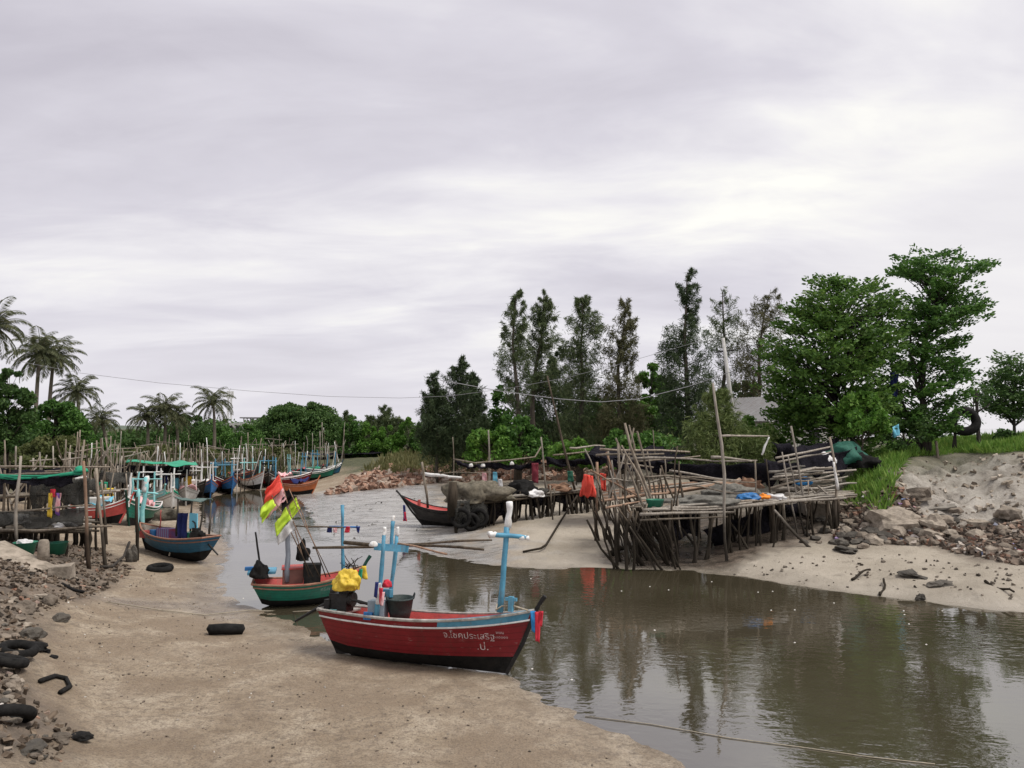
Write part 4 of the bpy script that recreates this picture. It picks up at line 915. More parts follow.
# ------------------------------------------------------------------ boats
class Boat:
    def __init__(s, name, label, stern, bow, L, B, hs, hm, hb, hull, rail, deck, bottom=None, rs=.3, rb=.55, vw=.36, tw=.62, nu=26, group=None, zoff=0., deck_drop=.30, rub=None, stem=None, bow_rail=None, heel=0.):
        """stern, bow: the keel's two ends on the ground"""
        stern = Vector(stern); bow = Vector(bow); d = (bow - stern); rz = math.atan2(d.y, d.x); d.z = 0; d.normalize()
        o = stern + d * (L / 2 - rs); o.z = (stern.z + bow.z) / 2 + zoff
        s.root = empty(name, o, rz, label, 'boat', group); s.root.rotation_euler = (heel, 0, rz); s.L, s.B, s.hs, s.hm, s.hb, s.rs, s.rb, s.tw = L, B, hs, hm, hb, rs, rb, tw; s.d = d
        s.inv = pmat(s.root).inverted(); mb = MB(); vs = [0, .06, .14, .24, vw, vw + .004, .5, .62, .75, .88, 1.]
        for side in (1, -1):
            o0 = len(mb.V)
            for i in range(nu + 1):
                for v in vs: mb.V.append(s.P(i / nu, v, side))
            k = len(vs)
            for i in range(nu):
                for j in range(k - 1):
                    q = (o0 + i * k + j, o0 + (i + 1) * k + j, o0 + (i + 1) * k + j + 1, o0 + i * k + j + 1); mb.face(q if side < 0 else q[::-1], 1 if j < 4 else 0)
            if side < 0:
                for j in range(k - 1): mb.face((o0 + j, o0 + j + 1, j + 1, j), 1 if j < 4 else 0)
                for i in range(nu): mb.face((o0 + i * k, i * k, (i + 1) * k, o0 + (i + 1) * k), 1)
        # inner face of the sides
        for side in (1, -1):
            def fin(u, v):
                q = s.P(u, 1 - v * (deck_drop + .03) / s.sheer(u), side); q.y -= side * min(.045, abs(q.y) * .5); return q
            mb.grid(fin, nu, 1, 2)
        s.hull = mb.build('hull', [hull, bottom or TAR, deck], s.root, smooth=False); sa = s.hull.data.attributes.new('strake', 'FLOAT', 'POINT'); nn = len(vs) * (nu + 1) * 2; sa.data.foreach_set('value', np.concatenate([np.tile(vs, (nu + 1) * 2), np.full(len(mb.V) - nn, .5)]).astype(np.float32))

        def fd(u, v):
            uu = .012 + u * .975; p = s.P(uu, 1 - deck_drop / s.sheer(uu), 1); y = max(abs(p.y) - .035, .005); return Vector((p.x, (v * 2 - 1) * y, p.z + .02 * (1 - (2 * v - 1) ** 2)))
        MB().grid(fd, nu, 4).build('deck', deck, s.root)
        pts = [s.P(1 - i / nu, 1, 1) for i in range(nu + 1)] + [s.P(i / nu, 1, -1) for i in range(nu + 1)]
        MB().tube([p + Vector((0, 0, .015)) for p in pts], .04 * (B / 1.7) ** .5, 6).build('gunwale', rail, s.root)
        pts = [s.P(1 - i / nu, .86, 1) for i in range(nu + 1)] + [s.P(i / nu, .86, -1) for i in range(nu + 1)]
        MB().tube(pts, .026, 5).build('rub_rail', rub or rail, s.root)
        e = s.P(1, 1, 1); k = s.P(1, 0, 1); u = (e - k).normalized(); e.y = k.y = 0
        MB().tube([k - Vector((.04, 0, 0)), k.lerp(e, .5) + Vector((.03, 0, -.02)), e + Vector((.02, 0, 0)), e + u * .16 + Vector((.05, 0, .02)), e + u * .34 + Vector((.10, 0, .03))], [.05, .055, .055, .05, .06], 6).build('stem_post', stem or TAR, s.root)
        if bow_rail:
            for sd in (1, -1): MB().grid(lambda a, b: s.P(.62 + .37 * a, 1.0 - .15 * b, sd) + Vector((0, sd * .012 + sd * .0, .05 - .02 * b)), 14, 2).build('bow_rail', bow_rail, s.root, solid=.02)

    def sheer(s, u): return s.hm + (s.hb - s.hm) * max(0, (u - .35) / .65) ** 2.2 + (s.hs - s.hm) * max(0, (.35 - u) / .35) ** 1.6

    def P(s, u, v, side):
        L = s.L; xk = -L / 2 + s.rs + (L - s.rs - s.rb) * u; xg = -L / 2 + L * u; x = xk + (xg - xk) * v ** 1.15
        zk = .22 * max(0, (u - .8) / .2) ** 2 * 0 + .10 * max(0, (.12 - u) / .12); z = zk + (s.sheer(u) - zk) * v
        plan = (1 - ((u - .42) / .58) ** 2.3) if u > .42 else 1 - (1 - s.tw) * ((.42 - u) / .42) ** 1.8
        p = .42 + .55 * max(0, (u - .45) / .55) ** 1.3 + .1 * max(0, (.3 - u) / .3)
        y = max(s.B / 2 * plan * (v + .0) ** p, .012)
        return Vector((x, side * y, z))

    def find(s, x, z, side):
        u = (x + s.L / 2) / s.L; v = .8
        for _ in range(12):
            sh = s.sheer(min(max(u, 0), 1)); v = min(max(z / sh, .01), 1); xk = -s.L / 2 + s.rs + (s.L - s.rs - s.rb) * u; xg = -s.L / 2 + s.L * u
            u = min(max(u + (x - (xk + (xg - xk) * v ** 1.15)) / s.L, 0), 1)
        return s.P(u, v, side)

    def W(s, p): return pmat(s.root) @ Vector(p)

    def stick(s, name, a, b, r, m, parent=None, wob=.01, taper=.85, n=8):
        """a, b in the world"""
        return MB().stick(a, b, r, wob, n, taper=taper).build(name, m, parent or s.root, smooth=True, world=True)

    def box(s, name, c, size, m, rz=0., bev=True):
        o = MB().box((0, 0, 0), size, jit=.012).build(name, m, s.root); o.location = c; o.rotation_euler = (0, 0, rz)
        if bev: b = o.modifiers.new('edge', 'BEVEL'); b.width = .015; b.segments = 2
        return o

    def engine(s, c, sc=1.):
        e = MB().box((0, 0, .22), (.5, .34, .40)).box((.12, 0, .5), (.26, .24, .2)).box((-.28, .0, .16), (.16, .4, .22)).build('engine', METAL, s.root); e.location = c
        for q, rr in (((.3, 0, .3), .17), ((-.3, .1, .45), .09)):
            f = MB().lathe([(0, -.05), (rr, -.05), (rr, .05), (0, .05)], n=18).build('flywheel', METAL, e); f.location = q; f.rotation_euler = (0, math.pi / 2, 0)
        MB().tube([(-.2, 0, .25), (-.6, 0, .05), (-1.3 * sc, .02, -.35)], [.05, .045, .03], 8).build('propeller_shaft', METAL, e)
        MB().tube([(.1, .05, .6), (.15, .05, .8), (.3, .05, .86)], .035, 8).build('exhaust_pipe', METAL, e)
        return e


def lettering(b, text, x0, z0, size, side, m, name='lettering'):
    cu = bpy.data.curves.new(name, 'FONT'); cu.body = text; cu.size = size; cu.resolution_u = 3; cu.offset = -size * .006
    t = bpy.data.objects.new('lettering_source', cu); COL.objects.link(t); dg = bpy.context.evaluated_depsgraph_get(); me = bpy.data.meshes.new_from_object(t.evaluated_get(dg)); bpy.data.objects.remove(t)
    bm = bmesh.new(); bm.from_mesh(me); bmesh.ops.triangulate(bm, faces=bm.faces)
    for v in bm.verts:
        p = b.find(x0 + v.co.x * (1 if side < 0 else -1), z0 + v.co.y, side); p.y += side * .007; v.co = p
    bm.to_mesh(me); bm.free(); me.materials.clear(); me.materials.append(m); me.name = name
    o = bpy.data.objects.new(name, me); COL.objects.link(o); o.parent = b.root; return o


def red_boat():
    b = Boat('fishing_boat', 'dark red wooden fishing boat with white lettering and blue posts, largest and nearest', atz(337, 655, .0), atz(508, 675, .0), 5.35, 1.55, 1.06, 1.04, 1.40, REDHULL, RAILGREY, REDDECK, rs=.32, rb=.58, vw=.27, bow_rail=SKYBLUE, zoff=.03, heel=-.10, nu=34, rub=WHITE, stem=BLACKHULL)
    r = b.root; A = at
    letters = mat('white_lettering', (.62, .54, .53), (.26, .13, .13), rough=.6, scale=14, rand=0, lo=.42, hi=.68)
    lettering(b, 'จ.โชคประเสริฐ', .72, .735, .20, -1, letters); lettering(b, '.ป.', 1.42, .49, .25, -1, letters); lettering(b, 'พบบ', 1.86, .87, .09, -1, letters); lettering(b, '๐๐๐๐๐๐', 1.80, .77, .09, -1, letters)
    # bow post with crossbar
    p = b.stick('bow_post', A(500, 612, 17.95), A(507.5, 527, 18.0), .078, SKYBLUE, n=8, wob=.004, taper=.92)
    b.stick('white_top', A(507.4, 528, 18.0), A(510, 502, 18.0), .074, WHITE, p, wob=.004, taper=.9); q = b.stick('crossbar', A(490, 534.5, 17.9), A(528, 538, 18.0), .055, SKYBLUE, p, wob=.005)
    b.stick('white_end', A(489, 534.5, 17.9), A(496, 535.2, 17.9), .075, WHITE, q, wob=.004); b.stick('white_end', A(519, 537.2, 18.), A(529, 538.2, 18.), .058, WHITE, q, wob=.004)
    o = MB().box((0, 0, 0), (.10, .10, .32)).box((0, 0, .1), (.26, .07, .07)).build('mooring_cleat', SKYBLUE, r); o.location = b.inv @ A(511, 604, 17.6)
    # stern frame: two tall posts, a short middle one and a cross beam
    f1 = b.stick('frame_post', A(376.5, 620, 18.75), A(384, 535, 18.8), .055, SKYBLUE, wob=.004); b.stick('white_tip', A(384, 536, 18.8), A(385, 527, 18.8), .048, WHITE, f1, wob=.004)
    f2 = b.stick('frame_post', A(388, 612, 19.5), A(397, 535, 19.5), .058, SKYBLUE, wob=.004); b.stick('white_tip', A(397, 536, 19.5), A(398, 527, 19.5), .048, WHITE, f2, wob=.004)
    f3 = b.stick('short_post', A(391.2, 549, 19.1), A(393, 521, 19.1), .055, SKYBLUE, wob=.004); b.stick('white_tip', A(393, 522, 19.1), A(393.6, 516, 19.1), .045, WHITE, f3, wob=.004)
    a_, c_ = A(374.5, 546.5, 18.9), A(408, 549, 19.2); o = MB().box((0, 0, 0), ((c_ - a_).length, .10, .16)).build('cross_beam', SKYBLUE, r); o.location = b.inv @ ((a_ + c_) / 2); o.rotation_euler = (0, .06, math.atan2((c_ - a_).y, (c_ - a_).x) - r.rotation_euler.z)
    o = b.box('tie_block', b.inv @ A(387, 593, 19.2), (.26, .16, .20), SKYBLUE)
    # stern fittings, engine under its yellow cover, tiller
    b.box('stern_thwart', (-2.30, 0, 1.02), (.5, 1.0, .06), RAILGREY); e = b.engine((-2.28, -.08, 1.02))
    b.box('engine_bed', (-2.45, .1, 1.02), (.35, .7, .12), TURQ)
    b.stick('tiller', A(352, 600, 19.2), A(374, 605, 18.9), .045, BLACKHULL); b.box('grey_box', b.inv @ A(378, 611, 18.95), (.40, .36, .5), GREYBLUE, .2); b.box('blue_box', b.inv @ A(369, 616, 18.8), (.2, .18, .18), BRIGHTBLUE)
    strip('ribbon', A(379, 583, 18.68), .5, .10, WHITECLOTH, f1); strip('ribbon', A(381, 588, 18.66), .42, .09, REDCLOTH, f1); strip('ribbon', A(377, 582, 18.66), .36, .08, NAVY, f1); strip('ribbon', A(383, 592, 18.66), .3, .08, PINKCLOTH, f1)
    strip('bow_ribbon', A(533, 611, 17.55), .46, .12, BLUECLOTH, r); strip('bow_ribbon', A(538, 612, 17.5), .64, .13, REDCLOTH, r); strip('bow_ribbon', A(541, 611, 17.5), .34, .1, REDCLOTH, r)
    MB().tube([A(497, 604, 17.9), A(496, 610, 17.6), A(502, 606, 17.7), A(514, 606, 17.6), A(528, 610.5, 17.6)], .018, 6).build('bow_rope', ROPE, r, smooth=True, world=True)
    MB().box((-1.0, 0, .02), (1.9, .07, .16)).build('keel', BLACKHULL, r)
    # skeg and rudder under the stern
    mb = MB().add([(-2.32, -.03, .62), (-1.95, -.03, .05), (-2.35, -.03, .0), (-2.62, -.03, .45), (-2.32, .03, .62), (-1.95, .03, .05), (-2.35, .03, .0), (-2.62, .03, .45)], [(0, 1, 2, 3), (7, 6, 5, 4), (0, 4, 5, 1), (1, 5, 6, 2), (2, 6, 7, 3), (3, 7, 4, 0)]); mb.build('rudder', BLACKHULL, r)
    # things lying on the boat
    heap('engine_cover', A(347, 584, 19.62), (.31, .26, .36), YELLOWTARP, 'crumpled yellow tarp wrapped over the engine of the red boat', 'tarp', seed=3, amp=.2, sub=5, fr=2.2)
    h = A(400, 619, 19.0); rt = empty('basket', h + Vector((0, 0, .0)), .2, 'round dark basket standing on the red boat behind its blue posts', 'basket')
    MB().lathe([(.0, .0), (.22, 0), (.27, .2), (.31, .46), (.335, .47), (.335, .50), (.30, .50), (.26, .2), (.2, .05), (0, .05)], n=24).build('tub', DARKBASKET, rt, smooth=True)
    for s_ in (1, -1): MB().tube([(s_ * .31, -.1, .48), (s_ * .34, -.07, .58), (s_ * .34, .07, .58), (s_ * .31, .1, .48)], .015, 6).build('handle', DARKBASKET, rt, smooth=True)
    heap('red_bundle', A(387, 585, 18.9), (.11, .1, .13), REDCLOTH, 'small round red cloth bundle tied to the blue stern posts', 'bundle', seed=8, amp=.25, sub=3)
    G1 = 'long poles laid across the red boat'
    pole_thing('bamboo_pole', A(313, 547.5, 20.6), A(492, 540, 19.6), .035, POLE_D, 'long dark bamboo pole resting across the blue stern frame, upper', 'pole', G1, .008)
    pole_thing('bamboo_pole', A(344, 542.5, 20.2), A(484, 549.5, 19.0), .045, POLE_D, 'long dark bamboo pole resting across the blue stern frame, lower right', 'pole', G1, .008)
    pole_thing('bamboo_pole', A(398, 543.5, 19.25), A(447, 554, 18.6), .03, POLE_R, 'short reddish pole sloping down to the right from the blue stern frame', 'pole', G1, .01)
    heap('net_float', A(373.5, 545, 18.7), (.10, .10, .09), WHITE, 'round white float hanging at the left end of the blue cross beam', 'float', seed=2, amp=.08, sub=3)
    # stern mooring line over the sand
    P = [A(326, 610, 19.5)] + [G(x, y) + Vector((0, 0, .03)) for x, y in ((292, 613), (250, 612), (205, 617), (160, 612), (106, 603))]
    o = MB().tube(P, .016, 5).build('mooring_rope', ROPE, smooth=True); tag(recentre(o), 'thin rope running over the sand from the red boat to the left bank', 'rope')


def flag(px, py, w, hh, d, m, m2, base, label):
    """a marker flag: staff plus two-tone cloth"""
    t = at(px, py, d); rt = empty('marker_flag', base, 0, label, 'flag', 'marker flags bundled on the green boat'); top = t + Vector((0, 0, hh * .5))
    MB().stick(base, top, .018, .006, 6).build('staff', POLE_R, rt, smooth=True, world=True)
    dn = (base - top).normalized()
    s = 1 if w > 0 else -1; w = abs(w)
    mid = top + dn * hh * .45; drape('cloth', [mid, top, top + Vector((s * w * .75, -.06, -hh * .55)), mid + Vector((s * w * 1.0, -.10, -hh * .62))], m, .05, .10, 10, 10, rt, .008, 1.2)
    if m2: drape('cloth_tail', [mid, mid + Vector((s * w, -.10, -hh * .62)), mid + Vector((s * w * .9, -.05, -hh * .95)), mid + dn * hh * .35], m2, .04, .08, 8, 8, rt, .008, 1.2)


def green_boat():
    b = Boat('fishing_boat', 'green wooden boat with red deck and marker flags, second from the camera', atz(262, 606, 0), atz(338, 602, 0), 3.35, 1.45, .78, .72, 1.10, GREENHULL, RAILBROWN, REDDECK, rs=.28, rb=.45, vw=.34, tw=.7, zoff=-.03, nu=26, deck_drop=.2, stem=GREENHULL)
    r = b.root; A = at
    lettering(b, 'ศรีสมุทร', .35, .50, .15, -1, mat('pale_lettering', (.35, .42, .38), (.25, .33, .29), rough=.6, scale=9, rand=0))
    b.stick('flag_post', A(287, 582, 24.9), A(289, 516, 24.9), .085, mat('grey_blue_post', (.30, .33, .38), (.22, .24, .28), rough=.7, scale=4), wob=.003); m = b.stick('mast', A(343, 578, 25.3), A(342, 505, 25.3), .06, SKYBLUE, wob=.002)
    c = b.stick('crossbar', A(329, 527, 25.3), A(360, 527, 25.3), .03, BRIGHTBLUE, m)
    for x, mm in ((330, NAVY), (335.5, PINKCLOTH), (358, NAVY), (348, REDCLOTH)): strip('ribbon', A(x, 526.5, 25.25), .20, .13, mm, c)
    cb = b.box('engine_box', b.inv @ A(293, 575, 25.2), (.62, .62, .46), mat('brown_red_boards', (.22, .10, .08), (.15, .07, .06), scale=5)); o = MB().box((0, 0, .245), (.68, .68, .05)).build('lid', REDDECK, cb)
    b.box('black_crate', b.inv @ A(312, 573, 25.0), (.52, .45, .58), BLACK); b.box('stern_pad', b.inv @ A(262, 571, 25.3), (.85, .8, .10), SKYBLUE); b.box('stern_beam', b.inv @ A(250, 568.5, 25.2), (.3, .12, .10), BRIGHTBLUE)
    b.stick('stern_pole', A(260, 566, 24.9), A(255.5, 532, 24.9), .03, BLACKHULL)
    strip('bow_ribbon', A(357, 570, 25.2), .36, .16, REDCLOTH, r); strip('bow_ribbon', A(364, 566, 25.2), .42, .13, YELLOW, r); strip('bow_ribbon', A(361, 569, 25.1), .3, .1, GREENTARP, r)
    heap('net_bucket', A(260, 574, 24.7), (.26, .24, .32), BLACK, 'black sack hanging over the stern of the green boat', 'sack', seed=4, amp=.3)
    heap('stick_bundle_cloth', A(303, 556, 24.9), (.2, .18, .36), BLACK, 'black cloth bundled round the flag staffs on the green boat', 'cloth', seed=5, amp=.5)
    mb = MB()
    for i in range(16): q = A(352, 569, 25.4); mb.stick(q + Vector((random.uniform(-.25, .25), random.uniform(-.2, .2), random.uniform(-.05, .1))), q + Vector((random.uniform(-.45, .4), random.uniform(-.3, .3), random.uniform(.05, .42))), .014, .05, 5)
    tag(recentre(mb.build('brushwood', POLE)), 'tangle of dry twigs lying on the bow of the green boat', 'twigs')
    base = A(318, 577, 24.8)
    flag(279, 490, -.55, 1.0, 24.7, CORAL, PINKCLOTH, A(309, 577, 24.7), 'coral red flag, highest of the flags on the green boat')
    flag(271, 508, -.42, .85, 24.6, LIME, None, A(313, 577, 24.6), 'lime flag at the left of the flag bundle on the green boat')
    flag(286, 521, -.42, .85, 24.5, LIME, WHITECLOTH, A(320, 577, 24.5), 'lime and white flag hanging lowest in the flag bundle on the green boat')
    flag(296, 510, -.40, .8, 24.9, LIME, None, A(326, 577, 24.9), 'lime flag at the right of the flag bundle on the green boat'); flag(289, 500, -.3, .7, 24.8, BLACK, None, A(330, 577, 24.8), 'black flag in the middle of the flag bundle on the green boat')
    pole_thing('bamboo_pole', A(292, 526, 24.8), A(343, 527.5, 25.2), .03, POLE_D, 'short dark pole lashed between the flag post and the mast of the green boat', 'pole', None, .01)


def blue_boat():
    b = Boat('fishing_boat', 'weathered blue wooden boat with a canopy, aground beside the left racks', atz(203, 563, .12), atz(149, 553, .2), 4.9, 1.6, 1.05, .92, 1.28, BLUEHULL, RAILBROWN, GREYPLANK, rs=.5, rb=.6, vw=.42, tw=.55, zoff=-.03, nu=26)
    r = b.root; A = at; d = 33.8
    p = b.stick('bow_post', A(140, 533, 35.0), A(147, 477, 35.0), .12, TURQ, wob=.004); b.stick('white_top', A(145, 492, 35.0), A(147, 476, 35), .11, WHITE, p, wob=.004); b.stick('crossbar', A(133, 491, 35.0), A(158, 494, 35.0), .05, TURQ, p); b.stick('bow_post', A(137, 532, 34.6), A(138.5, 489, 34.6), .07, TURQ)
    for x0, y0, x1, y1 in ((199, 538, 204, 502), (176, 536, 178, 498), (190, 534, 192, 500), (209, 537, 211, 503)): b.stick('canopy_post', A(x0, y0, d - .3), A(x1, y1, d - .3), .045, POLE_L)
    drape('canopy', [A(175, 497, 34.3), A(213, 499, 33.8), A(211, 500, 32.4), A(175, 499, 32.8)], mat('faded_canopy_sheet', (.10, .16, .14), (.06, .09, .085), bump=.4), .06, .05, 10, 6, r, .03)
    b.box('checked_blanket', b.inv @ A(168, 533, 33.9), (.9, .5, .42), PLAID); b.box('red_box', b.inv @ A(149, 534, 34.4), (.6, .5, .3), REDDECK); b.box('blue_chest', b.inv @ A(156, 533, 34.2), (.3, .4, .32), BRIGHTBLUE)
    drape('dark_drape', [A(178, 513, 33.), A(188, 513, 33.), A(187, 539, 32.9), A(177, 539, 32.9)], NAVY, .0, .12, 6, 8, r); o = MB().box((0, 0, 0), (.48, .04, .62)).build('light_blue_panel', CYANPANEL, r); o.location = b.inv @ A(193.5, 521, 32.6); o.rotation_euler = (0, 0, .05)
    b.box('green_crate', b.inv @ A(191, 536, 33.2), (.5, .5, .35), BASIN); b.stick('red_bracket', A(160, 528, 33.8), A(161, 510, 33.8), .03, REDDECK); e = b.engine((-1.6, 0, .75))
    MB().tube([A(178, 539, 32.75), A(172, 547, 32.7), A(169, 556, 32.6)], .03, 5).build('hanging_rope', ROPE, r, world=True); heap('net_heap', A(168, 517, 34.4), (.55, .4, .34), HEAPNET, 'brown net heap piled under the canopy of the blue boat', 'net', seed=12)


def moored_black_boat():
    b = Boat('fishing_boat', 'black boat with a red deck and long pointed bow beside the net jetty', atz(475, 527, .2), atz(421, 525, .2), 4.6, 1.5, .9, .85, 1.55, BLACKHULL, BLACKHULL, REDDECK, rs=.3, rb=1.25, vw=.2, deck_drop=.10, zoff=0, nu=26, stem=BLACKHULL)
    d = 44; r = b.root; b.stick('deck_post', at(428, 508, 43.6), at(422, 462, 43.6), .07, POLE); b.box('red_bollard', b.inv @ at(419, 503, 43.6), (.14, .14, .35), REDDECK); strip('bow_ribbon', at(404, 505, 43.2), .85, .12, NAVY, r); strip('bow_ribbon', at(405, 512, 43.2), .5, .10, REDCLOTH, r)


def far_boats():
    BG = 'fishing boats moored along the left bank'
    def fb(label, px, py, ang, L, hull, rail, deck, frame=None, cloth=None, z=.1, canopy=None, hb=1.35, box=None):
        g = G(px, py); d = Vector((math.cos(ang), math.sin(ang), 0)); b = Boat('fishing_boat', label, g - d * L * .4, g + d * L * .4, L, L * .33, .95, .82, hb, hull, rail, deck, rs=.3, rb=.5, nu=14, group=BG, stem=hull)
        if frame:
            for s_ in (1, -1): MB().stick(b.W((-.9, s_ * .45, .6)), b.W((-.95, s_ * .40, 2.7)), .06, .01).build('frame_post', frame, b.root, world=True)
            MB().stick(b.W((-.92, -.8, 2.3)), b.W((-.92, .8, 2.3)), .05, .01).build('cross_beam', frame, b.root, world=True); MB().stick(b.W((1.3, 0, .8)), b.W((1.4, 0, 2.5)), .07, .01).build('bow_post', frame, b.root, world=True)
        if box: b.box('cabin', (-.2, 0, 1.0), (1.1, .9, .6), box)
        if cloth: drape('deck_cloth', [b.W((-.7, -.55, 1.15)), b.W((.5, -.55, 1.25)), b.W((.5, .55, 1.2)), b.W((-.7, .55, 1.1))], cloth, .1, .2, 8, 8, b.root, .03)
        if canopy:
            drape('canopy', [b.W((-1.4, -.7, 2.0)), b.W((.2, -.7, 2.1)), b.W((.2, .7, 2.1)), b.W((-1.4, .7, 2.0))], canopy, .08, .06, 8, 6, b.root, .03)
            for x in (-1.3, .1):
                for y in (-.6, .6): MB().stick(b.W((x, y, .6)), b.W((x, y, 2.05)), .03, .01).build('canopy_post', POLE_L, b.root, world=True)
        return b
    pi = math.pi
    fb('red and white boat pointing at the camera behind the blue boat', 141, 524, -pi / 2 + .15, 4.6, GREENHULL, WHITE, mat('red_white_boards', (.6, .1, .1), (.7, .6, .58), scale=7), TURQ, PINKCLOTH, hb=1.6)
    fb('orange red boat lying side on, left of the red and white boat', 100, 524, .2, 2.9, REDDECK, WHITE, ORANGE, WHITE, CYANPANEL, box=WALLW)
    fb('pale boat with a green cover behind the blue boat', 168, 512, -pi / 2 + .5, 4.4, WHITE, RAILGREY, GREYPLANK, WHITE, GREENTARP)
    fb('bright blue boat with a white hood, first of the far row', 208, 497, -pi / 2 + .45, 4.4, BRIGHTBLUE, ORANGE, REDDECK, WHITE, WHITECLOTH, hb=1.5)
    fb('bright blue boat with orange rails, second of the far row', 228, 493, -pi / 2 + .5, 4.4, BRIGHTBLUE, ORANGE, ORANGE, SKYBLUE, BLACK, hb=1.5)
    fb('orange and white bowed boat, third of the far row', 252, 489, -pi / 2 + .75, 4.2, WHITE, ORANGE, ORANGE, TURQ, None, hb=1.6)
    fb('dark boat with black covers before the olive bushes', 268, 486, -pi / 2 + .3, 4.2, BLACKHULL, RAILGREY, GREYPLANK, SKYBLUE, BLACK, canopy=BLACKNET)
    fb('red boat lying under the far row of blue frames', 284, 487, .2, 4.6, REDHULL, WHITE, REDDECK, SKYBLUE, PINKCLOTH)
    fb('red boat with a turquoise frame left of the orange brown boat', 297, 483, .5, 4.4, REDDECK, WHITE, REDDECK, TURQ, REDCLOTH, box=GREENHULL)
    fb('orange brown round hulled boat aground on the grey mud', 300, 494.5, .75, 3.2, ORANGE, RAILBROWN, ORANGE, None, NAVY, hb=1.15)
    fb('green covered boat behind the orange brown boat', 312, 481, .6, 4.4, GREENHULL, WHITE, GREYPLANK, SKYBLUE, GREENTARP, box=BASIN)
    fb('pale blue framed boat farthest along the left row', 322, 478, .8, 4.2, BLUEHULL, WHITE, GREYPLANK, SKYBLUE, GREYNET)
    fb('small dark blue boat lying behind the third far boat', 243, 484, -pi / 2 + .9, 4.0, BLUEHULL, ORANGE, REDDECK, WHITE, BLACK, box=WALLW)
    fb('red bowed boat squeezed between the two bright blue boats', 218, 491, -pi / 2 + .2, 4.0, REDHULL, WHITE, ORANGE, SKYBLUE, GREYNET)
    fb('white and turquoise boat with a netting cover left of the pale boats', 153, 509, -pi / 2 + .7, 4.2, TURQ, WHITE, GREYPLANK, WHITE, GREYNET, canopy=BLACKNET)
    fb('dark boat with a pale cabin behind the white boat of clustered poles', 192, 497, -pi / 2 + .8, 4.2, BLACKHULL, RAILGREY, REDDECK, WHITE, None, box=WALLW)
    fb('white boat with clustered poles between the blue boat and the first far boat', 188, 504, -pi / 2 + .3, 4.2, WALLW, RAILGREY, GREYPLANK, WHITE, PINKCLOTH, canopy=GREYNET)


red_boat(); green_boat(); blue_boat(); moored_black_boat(); far_boats()


# ------------------------------------------------------------------ jetties, racks and the left hut
def part_stick(root, name, a, b, r, m, wob=.025, n=6, taper=.7, seg=6): return MB().stick(a, b, r, wob, n, taper=taper, seg=seg).build(name, m, root, smooth=True, world=True)


def fp(root, name, foot, top, r, m, dd=0., wob=.02):
    g = G(*foot)
    if foot[0] > 750 and name == 'post': d_ = min(g.y, 34.4 if foot[0] < 800 else 35.3); g = at(foot[0], foot[1], d_); g.z = min(g.z, gz(g.x, g.y))
    return part_stick(root, name, g - Vector((0, 0, .35)), at(top[0], top[1], g.y + dd), r * .8, m, wob)


